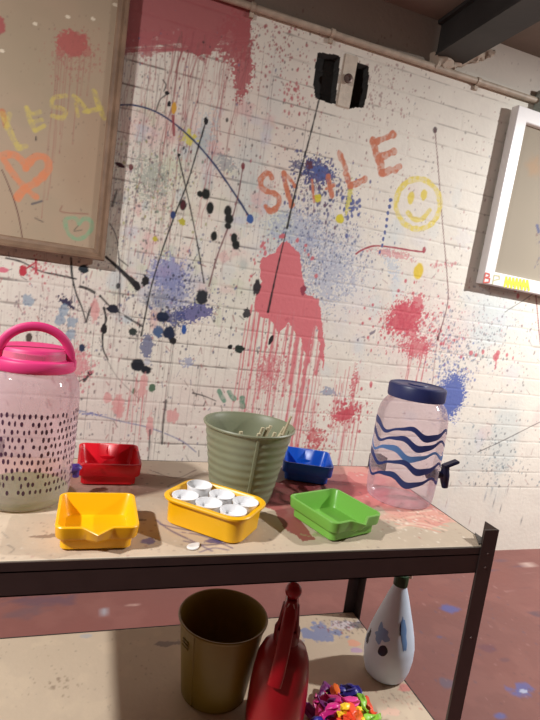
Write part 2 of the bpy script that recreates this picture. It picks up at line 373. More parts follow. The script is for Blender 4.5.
# big pink splat with runs
big = [(268,256),(275,252),(281,242),(287,241),(292,247),(299,253),(302,264),(303,280),(304,294),(312,296),(319,302),(322,314),(323,330),(325,350),(323,372),(320,350),(316,326),(312,330),(309,362),(306,354),(300,338),(293,330),(288,322),(284,328),(278,334),(274,322),(268,318),(262,318),(254,310),(256,292),(262,280),(260,268),(262,256)]
cv.poly(big, (218,108,116), rough=.009, f=40)
for _ in range(40):
    a = rng.uniform(0, 2*PI); cv.disc(284+30*math.cos(a)+rng.normal(0, 3), 278+42*math.sin(a), rng.uniform(.6, 2.2), (206,96,106), .9)
for x, y, l, wd in [(252,305,95,1.6),(256,305,60,2.2),(260,312,150,2.),(265,315,120,1.6),(270,318,80,2.4),(275,325,50,3.),(279,330,120,1.6),(262,300,70,1.2),(293,325,70,2.4),(299,335,130,2.6),(303,345,60,3),
                    (308,350,115,4.2),(312,330,132,2.),(309,380,90,2.),(318,300,60,3),(323,340,32,3.5),(288,325,28,2.5),(246,322,92,1.),(286,330,100,1.),(315,400,52,1.4),(297,335,46,4),(320,330,90,1)]:
    cv.drip(x, y, l, wd, (214,108,116), .9, wand=.8)
for i in range(70): cv.drip(rng.uniform(243, 326), rng.uniform(310, 380), rng.uniform(40, 150), rng.uniform(.3, .9), (206,128,132), .6, wand=.7)
cv.cloud(268, 372, 15, 26, (210,110,118), .6, thr=.5); cv.dots(270, 370, 22, 34, 160, .4, 1.3, (200,90,100), .8)
cv.cloud(314, 438, 12, 14, (206,96,100), .8); cv.dots(318, 440, 20, 22, 150, .4, 1.4, (196,80,86), .8)
cv.cloud(345, 415, 14, 7, (212,76,90), .95, thr=.1, ang=.35); cv.dots(348, 412, 20, 14, 240, .4, 1.6, (200,70,84), .85); cv.cloud(354, 384, 5, 22, (206,96,106), .8)
for i in range(26): cv.drip(rng.uniform(334, 364), rng.uniform(362, 425), rng.uniform(14, 60), rng.uniform(.4, 1.1), (206,96,106), .75, wand=.4)
for i in range(18): cv.drip(rng.uniform(240, 262), rng.uniform(370, 420), rng.uniform(14, 50), rng.uniform(.4, .9), (206,140,142), .6, wand=.4)
cv.poly([(381,318),(392,308),(408,300),(422,294),(424,306),(419,320),(414,336),(411,350),(404,340),(398,330),(388,328)], (212,78,94), rough=.012, f=60, alpha=.75, dry=.8)
cv.cloud(404, 318, 22, 18, (212,76,92), .9, thr=.22, ang=.5); cv.cloud(416, 348, 18, 12, (210,90,102), .8, thr=.3)
cv.dots(408, 322, 34, 30, 420, .4, 1.7, (202,70,88), .85); cv.dots(426, 338, 34, 26, 260, .3, 1.2, (206,100,112), .75)
for x in (411, 413, 425, 428): cv.drip(x, 345, 34+6*(x % 3), 1.2, (204,76,92), .85)
for x, y, r in [(371,384,2),(471,353,2.2),(476,355,1.5),(483,352,1.8),(496,357,3.4),(498,353,2.4),(507,355,1.6),(513,358,1.3),(461,357,1.4),(516,288,3),(518,296,2),(371,386,1.6)]: cv.disc(x, y, r, (206,92,104), .85)
cv.stroke([(496,357),(496,364),(495,369)], 1.4, (206,92,104), .8)
# red arc, long drips, dashes
cv.stroke([(356,254),(362,250),(374,246),(390,247),(408,250),(424,252)], 1.7, (168,40,58), .95); cv.disc(424, 250, 2.4, (170,44,62)); cv.cloud(392, 254, 34, 5, (214,130,136), .7)
cv.dots(440, 265, 14, 4, 24, .6, 1.6, (206,120,126), .7)
cv.disc(435, 130, 2.6, (60,34,44)); cv.stroke([(435,130),(438,165),(441,205),(444,240),(447,275),(448,300),(443,322),(437,340)], .9, (110,44,52), .9, wend=1.3)
cv.disc(438, 338, 1.8, (90,40,48)); cv.stroke([(437,340),(434,368),(432,388)], .7, (140,70,80), .7); cv.stroke([(535,285),(539,330),(541,350)], 1.2, (140,40,54), .9)
for i in range(9):
    t = i/8; cv.blob(391-5*t*2.1+rng.normal(0,.5), 200+52*t, 1.9-.7*t, (78,92,152), ry=2.0, rough=.7)
cv.stroke([(358,340),(372,333),(388,324)], 2.4, (96,84,110), .8, gaps=.4); cv.stroke([(478,452),(500,442),(540,422)], .9, (84,78,80), .8); cv.stroke([(505,312),(524,300),(536,292)], .8, (84,78,80), .7)
cv.blob(418.5, 271, 5, (228,196,52), ry=7.5, rough=.3); cv.blob(340, 219, 4.4, (220,204,40), ry=4.6, rough=.5); cv.blob(318, 198, 4, (210,196,50), ry=4, rough=.7)
cv.cloud(349, 200, 4, 22, (214,204,80), .8); cv.blob(189, 137, 8, (218,208,60), ry=6, rough=.9, alpha=.8, f=90); cv.blob(182, 222, 3.6, (190,180,50), rough=.8); cv.blob(155, 239, 2.6, (200,184,60), rough=.6); cv.blob(174, 108, 2.4, (220,160,50), ry=6)
# writing: SMILE and the smiling face
for p, wd in [([(272,178),(270,175),(266,174),(261,178),(261,184),(264,190),(274,193),(279,198),(278,206),(271,211),(266,207)], 4.6),
          ([(284,173),(286,187),(292,206)], 4.6), ([(286,175),(291,180),(295,186)], 3.4), ([(312,180),(313,190),(314,202)], 2.2), ([(328,176),(330,186),(332,196)], 4.2), ([(326,189),(334,185)], 2.6),
          ([(340,154),(344,165),(348,180),(350,186)], 5.2), ([(350,186),(357,183),(365,179)], 5.0),
          ([(373,141),(376,152),(380,163),(382,173)], 6.4), ([(373,142),(383,139),(394,134)], 5.6), ([(378,158),(386,155),(394,152)], 5.4), ([(382,173),(390,171),(399,167)], 6.0)]:
    cv.stroke(p, wd*1.15, ORANGE, .95, dry=.35, wob=.35)
cv.stroke([(418+22*math.cos(a), 204+25*math.sin(a)) for a in np.linspace(.3, 2*PI+.35, 20)], 5.2, (230,208,84), .95, dry=.4)
cv.blob(411, 198, 3.6, (226,204,84), ry=6, rough=.3); cv.blob(424, 195, 3.6, (226,204,84), ry=5, rough=.3); cv.stroke([(408,213),(414,219),(422,219),(430,210)], 4.6, (226,204,84), .9, dry=.3)
# thrown lines and blobs
cv.stroke([(120,105),(132,105),(146,108),(162,115),(180,128),(198,145),(214,164),(228,184),(240,202),(250,218)], 1.6, (38,52,96), .98, wend=2.4); cv.blob(250, 219, 3.6, (50,86,160), ry=4.4, rough=.3)
cv.stroke([(206,121),(198,148),(187,184),(176,212),(163,248),(152,284),(146,312),(141,336)], 1.2, DARK, .95); cv.blob(206, 121, 2.3, DARK, ry=3.6)
cv.stroke([(178,154),(185,184),(192,216),(198,247),(204,283)], 1.1, DARK, .95); cv.blob(179, 155, 1.6, DARK)
cv.stroke([(243,166),(240,185),(234,212),(224,238),(216,260),(209,286)], 1.2, (110,60,66), .85, wend=1.8); cv.disc(243, 166, 2.6, (120,34,44))
cv.stroke([(319,100),(309,140),(297,185),(287,228)], 1.1, DARK, .95, wend=1.8); cv.stroke([(286,232),(277,270),(268,312)], .8, DARK, .95, wend=1.7)
for x, y, a, b in [(206,194,4.2,5.4),(200,194,3,3),(210,208,3.8,6),(228,211,4,5.5),(229,219,4.5,5),(228,226,3.4,3),(214,236,3.2,5),(234,238,3.4,4.6),(236,245,3.8,4.6),(183,205,3.4,5.4),(173,215,2.6,4)]:
    cv.blob(x, y, a, (24,28,26) if x != 173 else (38,56,110), ry=b, rough=.28, soft=.2)
cv.blob(183, 205, 2.4, (74,28,34), ry=5); cv.disc(131, 167, 2.8, (96,20,32)); cv.blob(120, 165, 5, (60,26,34), ry=2.2, ang=-.2, rough=.4)
cv.disc(191, 152, 1.4, (110,40,50)); cv.disc(227, 120, 1.7, DARK); cv.disc(184, 148, 1.2, DARK)
cv.stroke([(156,111),(160,100),(167,94)], 1., DARK, .8); cv.blob(167, 93, 2.4, DARK, ry=1.8); cv.blob(169, 104, 1.8, DARK, ry=3); cv.stroke([(163,80),(166,85),(164,91)], 1., DARK, .8); cv.stroke([(173,116),(174,135)], 2.6, (150,50,58), .85)
cv.stroke([(117,190),(114,200),(112,206)], 1.6, DARK, .7)
cv.stroke([(106,257),(116,266),(126,275),(137,286)], 1.8, DARK, .98, wend=4.5); cv.blob(137, 286, 3.6, DARK, ry=5, ang=.5, rough=.4); cv.blob(145, 281, 3.6, DARK, ry=6, rough=.9)
cv.stroke([(109,222),(116,236),(119,258),(120,290),(119,320)], 1.1, (40,40,56), .9, gaps=.25); cv.stroke([(118,258),(128,266)], 1., DARK, .8)
cv.stroke([(71,258),(72,275),(76,293),(82,308),(86,322)], 2.4, (24,30,36), .95, wend=1.2); cv.blob(84, 269, 5, (26,36,46), ry=4.4, rough=.6); cv.disc(118, 286, 2.4, DARK)
cv.stroke([(6,258),(22,262),(40,271),(58,275),(76,279)], 1.4, DARK, .9); cv.stroke([(74,285),(88,289),(100,296)], 2., DARK, .9, gaps=.2); cv.stroke([(100,296),(112,308),(128,318),(142,326)], 1.6, DARK, .85, gaps=.2)
cv.blob(113, 309, 6, (26,28,44), ry=4.4, rough=.6); cv.stroke([(104,308),(106,320),(103,330),(103,348),(108,360)], 2., DARK, .95, wend=1.); cv.blob(104, 329, 3.4, DARK, ry=5); cv.stroke([(107,360),(118,378),(140,400)], .8, (84,74,76), .6)
cv.blob(66, 302, 8, (54,48,80), ry=3.2, rough=.9, f=120, ang=-.4); cv.blob(133, 332, 4, (44,52,50), ry=4, rough=.6); cv.stroke([(86,322),(90,310),(94,302)], 1.5, DARK, .85)
cv.blob(163, 317, 6.4, (22,34,62), ry=5.4, rough=.5); cv.blob(169, 333, 6.4, (22,34,62), ry=6.4, rough=.6); cv.blob(173, 341, 3.4, (30,30,34)); cv.blob(184, 330, 2.4, (38,80,160), ry=5); cv.blob(158, 332, 5, (70,96,140), ry=6, rough=.8)
cv.blob(138, 365, 7, (24,28,38), ry=6, rough=.4); cv.blob(146, 370, 5, (24,28,38), ry=4, rough=.4); cv.blob(147, 362, 3, (190,190,196), ry=3.5, rough=.5)
cv.blob(202, 297, 6, (34,38,46), ry=7.5, rough=.5); cv.blob(257, 288, 3.6, (44,40,44), ry=8, rough=.8); cv.blob(247, 313, 3.8, (60,58,60), ry=4.6, rough=.9); cv.blob(240, 349, 4.4, (30,44,38), ry=4.4, rough=.9); cv.blob(230, 347, 2.4, DARK, rough=.8)
cv.blob(271, 340, 2, DARK, ry=5, ang=-.3); cv.blob(303, 290, 2.8, (150,50,70), ry=5, rough=.8)
for a in [((219,391),(224,401)), ((229,392),(234,399)), ((242,398),(243,407))]: cv.stroke(a, 5., (80,140,112), .85, dry=.3)
cv.stroke([(193,393),(204,396),(216,401)], 1.2, DARK, .85, wend=.6); cv.disc(134, 391, 2.2, (90,120,90)); cv.blob(152, 388, 3.2, (80,110,84), ry=4.4, rough=.5)
cv.stroke([(84,381),(90,373)], 2., DARK, .9); cv.blob(90, 373, 2.6, DARK); cv.stroke([(78,382),(86,378)], .8, DARK, .8)
cv.stroke([(76,410),(90,413),(105,417),(124,422),(150,428),(180,440),(196,452)], 1.4, (110,116,160), .75, gaps=.15); cv.cloud(92, 414, 12, 3, (120,124,180), .8)
cv.dots(80, 366, 16, 22, 220, .5, 1.6, (214,110,122), .75); cv.cloud(80, 364, 13, 18, (218,140,146), .7)
cv.blob(23, 271, 3.4, (196,44,60), ry=6, rough=.7); cv.blob(3, 270, 5, (222,110,130), ry=3); cv.stroke([(24,270),(30,266),(36,262)], 1.6, (190,50,66)); cv.stroke([(36,260),(36,272)], 2.2, (190,50,66)); cv.dots(40, 268, 12, 14, 50, .5, 1.5, (200,70,86), .8)
for x, y, a, b in [(172,416,6,7),(120,410,4,8),(108,398,4,6),(95,310,4,12),(150,425,3,12),(143,386,4,12),(118,405,6,10)]: cv.blob(x, y, a, (222,150,148), ry=b, rough=.9, f=90, alpha=.8)
for i in range(10): cv.drip(128+i*2+rng.normal(0,4), rng.uniform(372, 400), rng.uniform(20, 70), rng.uniform(.6, 1.4), (206,110,116), .75, wand=1)
for x, y in [(60,320),(70,335),(28,300),(64,310),(72,322)]: cv.blob(x, y, 5, (120,150,178), ry=6, rough=1., f=110, alpha=.7)
cv.blob(29, 338, 3, (80,66,60), ry=5, rough=.5); cv.blob(82, 348, 3, (40,50,80), ry=4)
cv.drip(150, 430, 40, 1.6, (40,40,46), .8); cv.stroke([(166,400),(163,425),(162,444)], 1.3, DARK, .8, gaps=.2)
# shade above the pipe painted into the wall colour, deepest left of the beam
cv.lay(full, sstep(2.018, 2.026, V)*sstep(1.22, 1.12, U)*.85, (104, 84, 70)); cv.lay(full, sstep(2.018, 2.026, V)*sstep(1.12, 1.22, U)*.35, (150, 132, 120))
# ragged shallow holes either side of a strip, their inner darkness painted black
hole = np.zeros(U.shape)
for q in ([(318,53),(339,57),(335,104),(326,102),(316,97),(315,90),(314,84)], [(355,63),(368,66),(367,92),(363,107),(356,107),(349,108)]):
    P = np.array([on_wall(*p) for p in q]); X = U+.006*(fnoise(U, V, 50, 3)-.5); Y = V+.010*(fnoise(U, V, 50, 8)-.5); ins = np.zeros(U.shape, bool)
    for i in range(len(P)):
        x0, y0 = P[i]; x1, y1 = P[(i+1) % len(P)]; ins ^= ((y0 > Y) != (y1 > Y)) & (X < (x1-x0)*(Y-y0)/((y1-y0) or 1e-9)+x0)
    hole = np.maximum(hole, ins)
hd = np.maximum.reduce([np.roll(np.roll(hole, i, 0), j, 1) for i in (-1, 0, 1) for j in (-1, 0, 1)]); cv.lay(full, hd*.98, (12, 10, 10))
cv.lay(full, groove*0, (0, 0, 0))
m_wall = mat('whitewashed_brick', (230,222,206), rough=.62, bump=.35, bscale=55, attr=True, spec=.3)
wl = cv.mesh('wall_back', m_wall, lambda a, b, d: (a, WALL_Y+d, b), disp=groove*.0015*(V > 0)+hole*.035+.0012*(fnoise(U, V, 9, 4)-.5))
tag(wl, kind='structure')

def slab(name, x0, x1, y0, y1, z0, z1, m):
    bm = bmesh.new(); box(bm, x0, x1, y0, y1, z0, z1); return tag(build(name, bm, m, smooth=False), kind='structure')
m_room = mat('room_plaster', (130,116,102), rough=.8, vary=.12, vscale=3)
slab('wall_left', -2.62, -2.6, -2.2, WALL_Y+.1, 0, CEIL, m_room)
slab('wall_right', 3.2, 3.22, -2.2, WALL_Y+.1, 0, CEIL, m_room)
slab('wall_front', -2.62, 3.22, -2.22, -2.2, 0, CEIL, m_room)
slab('ceiling', -2.62, 3.22, -2.22, WALL_Y+.12, CEIL, CEIL+.04, mat('ceiling_board', (140,130,120), rough=.85, vary=.25, vscale=4, bump=.3, bscale=20))
slab('wall_core', -2.62, 3.22, WALL_Y+.09, WALL_Y+.12, 0, CEIL, m_room)

# ---- floor: red floor paint with dropped paint and painted glints on it
fu = np.concatenate([np.arange(-2.6, -.3, .1), np.arange(-.3, .5, .02), np.arange(.5, 1.7, .004), np.arange(1.7, 3.21, .06)])
fv = np.concatenate([np.arange(-2.2, .55, .1), np.arange(.6, 1.872, .005), [1.96]])
fl = Canvas(fu, fv, (122, 70, 64), lambda x, y: on_level(x, y, 0))
FU, FV = fl.U, fl.V
fl.lay(full, .5*fnoise(FU, FV, 5, 2), (106, 62, 60)); fl.lay(full, .35*sstep(.5, .7, fnoise(FU, FV, 13, 5)), (134, 76, 68))
for x, y, a, b, c in [(449,609,6,4,BLUE),(523,689,9,5,BLUE),(440,637,3,1.6,(80,70,110)),(500,716,5,3,BLUE),(537,614,5,3,(70,44,60)),(488,648,7,4,(96,44,60)),(447,683,6,5,(84,70,92)),(530,565,4,2,(190,160,150)),(105,612,1,5,(150,150,160)),(50,600,20,6,(84,50,66)),(132,605,5,1.2,(170,130,120)),(505,660,4,2,(96,50,60)),(30,612,12,8,(96,60,66))]:  # the pale spot by the wall is a glint put into the colour
    fl.blob(x, y, a, c, ry=b, rough=1., f=40, soft=.4, alpha=.8)
fl.blob(523, 691, 4, (170,180,205), ry=1.6, rough=.8, f=60, alpha=.8)  # pale reflection on the blue spill, painted into the floor colour
fl.dots(480, 640, 90, 80, 300, .3, 1.4, [(150,100,96),(80,60,84),(90,46,50)], .5, True)
edge = sstep(1.855+.008, 1.87+.002, FV+.010*(fnoise(FU, FV, 20, 3)-.5)); fl.lay(full, edge*.5, (190,170,158))
m_floor = mat('red_floor_paint', (126,64,58), rough=.33, bump=.25, bscale=25, attr=True, spec=.5)
tag(fl.mesh('floor', m_floor, lambda a, b: (a, b, 0*a)), kind='structure')

# ---- steel beam, plaster fillet and pipe
m_beam = mat('dark_grey_beam_paint', (62,62,62), rough=.6, vary=.35, vscale=6, bump=.3, bscale=30)
bm = bmesh.new(); zb = 2.045
box(bm, 1.135, 1.262, -2.19, WALL_Y-.004, zb, zb+.012); box(bm, 1.135, 1.262, -2.19, WALL_Y-.004, CEIL-.014, CEIL-.001); box(bm, 1.152, 1.245, -2.19, WALL_Y-.004, zb+.012, CEIL-.014)
tag(build('trim_1', bm, m_beam, smooth=False), kind='structure')
bm = bmesh.new() # rough mortar packed round the beam end
tube(bm, [(1.135+.26*k/24, WALL_Y-.012+.006*math.sin(k), zb-.016+.10*(k/24)**1.3) for k in range(25)], [.030*(1-.75*(k/24)**1.2)+.002 for k in range(25)], 24, flat=(1.1, .8))
bmesh.ops.subdivide_edges(bm, edges=list(bm.edges), cuts=1, use_grid_fill=True)
for v in bm.verts: v.co += Vector(mnoise.noise_vector(v.co*45))*.010+Vector(mnoise.noise_vector(v.co*140))*.004
tag(build('trim_2', bm, mat('rough_mortar', (186,172,156), rough=.9, bump=.8, bscale=50)), kind='structure')

m_pipe = mat('whitewashed_pipe', (196,180,162), rough=.5, vary=.3, vscale=30, bump=.2, bscale=40)
pz = 2.008; t = thing('conduit_pipe', (.6, WALL_Y-.016, pz), 0, 'whitewashed conduit pipe running along the wall just below the ceiling', 'pipe')
bm = bmesh.new(); tube(bm, [(-3.0, 0, 0), (-1.0, 0, .001), (.2, 0, -.001), (1.055, 0, 0)], .0115, 16); build('pipe', bm, m_pipe, t)
for x in (-.20, .0615-.28, .0, 0.36, .88):
    X = {-.20: on_wall(331, 33)[0]-.6, 0.36: on_wall(476, 79)[0]-.6, .0: on_wall(252, 8)[0]-.6}.get(x)
    if X is None: continue
    bm = bmesh.new(); tube(bm, [(X-.007, 0, 0), (X+.007, 0, 0)], .015, 16); box(bm, X-.007, X+.007, .004, .0155, -.030, .0); build('clip', bm, m_pipe, t, smooth=False)
bm = bmesh.new(); box(bm, 1.055, 1.135, -.028, .0155, -.038, .042); bevel(bm, .003); o = build('junction_box', bm, mat('grey_box_plastic', (170,176,168), rough=.5), t)
# strip between the holes
t = thing('wall_batten', (on_wall(347, 82)[0], WALL_Y-.001, on_wall(347, 82)[1]), 0, 'short white upright strip between two black holes high in the wall', 'wall bracket')
bm = bmesh.new(); v = box(bm, -.027, .027, -.004, .006, -.092, .094); 
for q in v: q.co.x += .003*math.sin(q.co.z*90)
bevel(bm, .003); build('plate', bm, mat('grubby_white_paint', (216,204,188), rough=.6, vary=.2, vscale=40, bump=.4, bscale=60), t)
bm = bmesh.new(); lathe(bm, [(.004, 0), (.015, 0), (.017, .004), (.016, .010), (.010, .012), (.006, .007)], 24)
bmesh.ops.rotate(bm, verts=bm.verts, matrix=Matrix.Rotation(PI/2, 3, 'X')); build('bolt', bm, mat('tarnished_bolt', (110,92,86), rough=.45, metal=.5), t, loc=(-.004, -.010, .006))

# ================================================================== FRAMED BOARDS ON THE WALL
def frame_bm(x0, x1, z0, z1, wd, prof):
    """mitred picture frame; prof = list of (inset from outer edge, depth towards the room)"""
    bm = bmesh.new(); rings = []
    for i, d in prof: rings.append([bm.verts.new((x, -d, z)) for x, z in ((x0+i, z0+i), (x1-i, z0+i), (x1-i, z1-i), (x0+i, z1-i))])
    rings.append(rings[0])
    for a, b in zip(rings, rings[1:]):
        for k in range(4): bm.faces.new((a[k], a[(k+1) % 4], b[(k+1) % 4], b[k]))
    return bm
# left board
yb = WALL_Y-.018
def on_board(px, py): return on_wall(px, py, WALL_Y-.05)
bx1 = on_board(119, 114)[0]; bz0 = on_board(103, 261)[1]
bx0 = bx1-.95; bz1 = bz0+.87
t = thing('framed_board', (0, yb, 0), 0, 'large brown board in a brown timber frame with an orange heart painted on it', 'board')
m_wood = mat('brown_timber', (150,122,100), rough=.55, vary=.35, vscale=20, bump=.3, bscale=30)
fb = frame_bm(bx0, bx1, bz0, bz1, .05, [(0, 0), (0, .026), (.003, .032), (.010, .034), (.013, .027), (.020, .028), (.0225, .021), (.031, .020), (.036, .014), (.036, 0)])
build('frame', fb, m_wood, t, smooth=False)
bu_ = np.arange(bx0+.03, bx1-.03, .0032); bv_ = np.arange(bz0+.03, bz1-.03, .0032)
cb = Canvas(bu_, bv_, (178, 156, 132), lambda x, y: on_wall(x, y, WALL_Y-.03))
BU, BV = cb.U, cb.V
cb.lay(full, .35*fnoise(BU, BV, 4, 3), (156,140,120)); cb.lay(full, .25*sstep(.5, .7, fnoise(BU, BV, 8, 6)), (160,146,120))
cb.blob(20, 60, 40, (150,138,108), ry=50, soft=.7, alpha=.35); cb.blob(100, 150, 30, (160,124,94), ry=60, soft=.7, alpha=.3)
cb.cloud(72, 44, 17, 14, (180,86,80), .9, thr=.1, grain=120); cb.poly([(60,32),(86,32),(88,44),(90,56),(80,58),(60,56),(57,44)], (180,88,82), rough=.016, f=50, alpha=.6); cb.dots(74, 58, 30, 24, 260, .3, 1.2, (166,86,80), .6); cb.blob(0, 26, 5, (170,80,76), ry=9, rough=.8)
for x, l in [(59,150),(66,80),(72,60),(91,40),(80,90),(62,110),(57,170),(85,40),(68,100)]: cb.drip(x, 56, l, 1.1, (160,96,84), .55, wand=.6)
HEART = (222,128,80)
cb.stroke([(2,156),(12,154),(20,158),(26,168)], 7.5, HEART, .9, dry=.3); cb.stroke([(26,168),(34,158),(44,157),(49,165),(44,175),(34,184),(24,190),(17,198)], 8, HEART, .9, dry=.25); cb.stroke([(4,160),(10,170),(20,182),(30,192),(36,197)], 6.5, HEART, .8, dry=.35)
cb.stroke([(3,112),(5,120),(6,126)], 6, (196,110,60), .8)
YB = (206,186,84)
for p, wd in [([(2,114),(8,126),(14,140),(20,148)], 4), ([(10,114),(7,124),(6,128)], 3), ([(18,148),(26,146)], 4), ([(27,108),(30,120),(35,130)], 3.4), ([(27,108),(32,114),(40,112)], 2.6), ([(34,122),(42,120)], 2.6), ([(35,131),(44,126)], 2.6),
              ([(66,96),(54,98),(52,106),(60,108),(66,112),(62,118),(52,116)], 3), ([(74,96),(82,104),(88,112)], 3), ([(94,92),(98,104),(104,118)], 3.6), ([(84,112),(94,110),(102,108)], 3), ([(76,104),(78,116)], 2.4)]:
    cb.stroke(p, wd*1.5, YB, .7, dry=.55)
cb.stroke([(79,222),(74,218),(66,219),(66,228),(71,236),(78,239),(87,235),(92,227),(90,220),(84,219),(79,224)], 4.2, (124,170,130), .8, dry=.3)
cb.stroke([(2,170),(8,184),(14,200),(19,218),(23,242)], 1.1, (84,34,32), .95); cb.stroke([(32,204),(36,203),(42,201)], 2, (74,74,84), .8); cb.stroke([(35,218),(43,222)], 1, (70,60,56), .8); cb.stroke([(36,137),(36,140)], 1.6, (40,36,36), .9)
cb.stroke([(62,206),(62,212),(88,214)], 1.2, (140,86,72), .7); cb.stroke([(78,226),(74,231),(82,230)], 1, (70,80,66), .8); cb.dots(50, 130, 60, 120, 160, .3, .9, [(120,90,76),(90,76,70)], .5, True)
for x, y in [(35,24),(68,17),(93,19),(2,51),(115,5)]: cb.blob(x, y, 2.6, (226,212,186), ry=1.7, rough=.5)
po = cb.mesh('panel', mat('painted_board', (170,142,112), rough=.55, attr=True, spec=.3), lambda a, b: (a, 0*a-.013, b)); po.parent = t

# right board, white frame, hung a touch out of true
YF = WALL_Y-.055
pts = [on_wall(514, 104, YF), on_wall(477, 283, YF), on_wall(540, 293, YF)]
rx0 = (pts[0][0]+pts[1][0])/2; rz0 = pts[1][1]; rz1 = pts[0][1]
t = thing('framed_board', (pts[1][0]+.026, WALL_Y-.016, pts[1][1]+.004), 0, 'grey-brown board in a wide white frame at the right edge of the wall', 'board')
t.rotation_euler = (0, math.atan2(pts[0][0]-pts[1][0], pts[0][1]-pts[1][1]), 0)
H = rz1-rz0
m_wf = mat('white_frame_paint', (238,236,236), rough=.35, spec=.5)
fb = frame_bm(0, .62, 0, H, .06, [(0, 0), (0, .036), (.003, .039), (.052, .039), (.055, .036), (.055, 0)])
build('frame', fb, m_wf, t, smooth=False)['label'] = 'white frame with yellow paint on its bottom rail'
cr = Canvas(np.arange(.05, .571, .006), np.arange(.05, H-.05, .006), (160, 150, 134)); 
CU, CV = cr.U, cr.V; cr.W = lambda x, y: (on_wall(x, y, WALL_Y-.02)[0]-pts[1][0], on_wall(x, y, WALL_Y-.02)[1]-pts[1][1])
cr.lay(full, .35*fnoise(CU, CV, 5, 3), (146,138,124)); cr.stroke([(529,224),(531,230)], 3., (74,84,130), .8); cr.dots(534, 245, 8, 22, 30, .4, 1.6, [(96,96,120),(120,90,90)], .7); cr.blob(525, 165, 8, (176,140,106), ry=8, soft=.7, alpha=.6)
po = cr.mesh('panel', mat('grey_brown_board', (140,126,108), rough=.75, attr=True, spec=.15), lambda a, b: (a, 0*a-.016, b)); po.parent = t
# lettering and paint on the bottom rail of the white frame
def rail_pt(px, py):
    x, z = on_wall(px, py, YF); return x-pts[1][0]-.026, z-pts[1][1]-.004
def ribbon(bm, P, wd, y):
    for i_, (a, b) in enumerate(zip(P, P[1:])):
        y -= .00005; a = Vector((a[0], 0, a[1])); b = Vector((b[0], 0, b[1])); d = (b-a).normalized(); n = Vector((-d.z, 0, d.x))*wd/2; e = d*wd*.3
        f = [bm.verts.new(q+Vector((0, y, 0))) for q in (a-n-e, b-n+e, b+n+e, a+n-e)]; g = [bm.verts.new(v.co+Vector((0, .0006, 0))) for v in f]
        bm.faces.new(f); bm.faces.new(g[::-1])
        for k in range(4): bm.faces.new((f[k], f[(k+1) % 4], g[(k+1) % 4], g[k]))
bm = bmesh.new(); q = lambda *a: [rail_pt(*p) for p in a]
ribbon(bm, q((485.3,273),(483.6,282)), .006, -.0398); ribbon(bm, q((485.3,273),(489,274),(489,276.5),(485,277.5),(489.5,278.5),(489,282),(483.6,282.5)), .006, -.0400)
build('red_letter', bm, mat('red_marker', (206,96,84), rough=.6), t, smooth=False)
bm = bmesh.new(); ribbon(bm, q((494,275),(492.5,284)), .005, -.0398); ribbon(bm, q((494,275),(499,275.5),(499.5,278.5),(494,280)), .005, -.0400)
build('pale_letter', bm, mat('pale_marker', (204,202,160), rough=.6), t, smooth=False)
bm = bmesh.new(); zz = []
for k in range(15): x = 504.5+k*1.75; zz.append((x, (276.2 if k % 2 else 285.8)+.13*(x-504))); 
ribbon(bm, q(*zz), .0095, -.0400)
build('yellow_scribble', bm, mat('yellow_marker', (236,232,70), rough=.6), t, smooth=False)

# ================================================================== STEEL SHELVING UNIT
m_steel = mat('dark_brown_steel', (52,41,40), rough=.4, metal=.0, vary=.25, vscale=25, spec=.6)
X0, X1, Y0, Y1 = -.172, .713, .690, 1.103
unit = thing('shelving_unit', ((X0+X1)/2, (Y0+Y1)/2, 0), 0, 'low dark steel shelving unit with two paint-stained boards', 'shelving unit')
def U_(bm, name, m, smooth=False):
    bmesh.ops.translate(bm, verts=bm.verts, vec=(-(X0+X1)/2, -(Y0+Y1)/2, 0)); return build(name, bm, m, unit, smooth)
m_rivet = mat('worn_rivet', (100,84,80), rough=.35, metal=.7)
PT = .707; th = .0022
for sx, sy in ((0, 0), (1, 0), (0, 1), (1, 1)):
    bm = bmesh.new(); xa = X0 if not sx else X1; ya = Y0 if not sy else Y1; dx = 1 if not sx else -1; dy = 1 if not sy else -1
    P = [(0, 0), (.031, 0), (.031, th), (th, th), (th, .034), (0, .034)]
    a = [bm.verts.new((xa+dx*p[0], ya+dy*p[1], 0)) for p in P]; b = [bm.verts.new((xa+dx*p[0], ya+dy*p[1], PT)) for p in P]
    bm.faces.new(a); bm.faces.new(b[::-1])
    for k in range(6): bm.faces.new((a[k], a[(k+1) % 6], b[(k+1) % 6], b[k]))
    po = U_(bm, 'post', m_steel)
    for zc in (TOPZ-.012, TOPZ-.038, SHELFZ-.012, SHELFZ-.038, .50):
        c = Vector((xa+dx*.015-(X0+X1)/2, ya-dy*.0004-(Y0+Y1)/2, zc)); bm = bmesh.new()
        bmesh.ops.create_cone(bm, cap_ends=True, segments=12, radius1=.0024, radius2=.0018, depth=.002, matrix=Matrix.Translation(c) @ Matrix.Rotation(PI/2*dy, 4, 'X')); build('rivet', bm, m_rivet, po, smooth=False)
for z in (TOPZ, SHELFZ):
    for yy, s in ((Y0+th, 1), (Y1-th, -1)):
        bm = bmesh.new(); box(bm, X0+th*1.5, X1-th*1.5, min(yy, yy+s*.002), max(yy, yy+s*.002), z-.048, z-.0005); box(bm, X0+.004, X1-.004, min(yy, yy+s*.020), max(yy, yy+s*.020), z-.0145, z-.0125)
        box(bm, X0+.004, X1-.004, min(yy, yy+s*.007), max(yy, yy+s*.007), z-.048, z-.046); U_(bm, 'rail', m_steel)
    for xx, s in ((X0+th, 1), (X1-th, -1)):
        bm = bmesh.new(); box(bm, min(xx, xx+s*.002), max(xx, xx+s*.002), Y0+.006, Y1-.006, z-.048, z-.0005); box(bm, min(xx, xx+s*.020), max(xx, xx+s*.020), Y0+.006, Y1-.006, z-.0145, z-.0125); U_(bm, 'rail', m_steel)
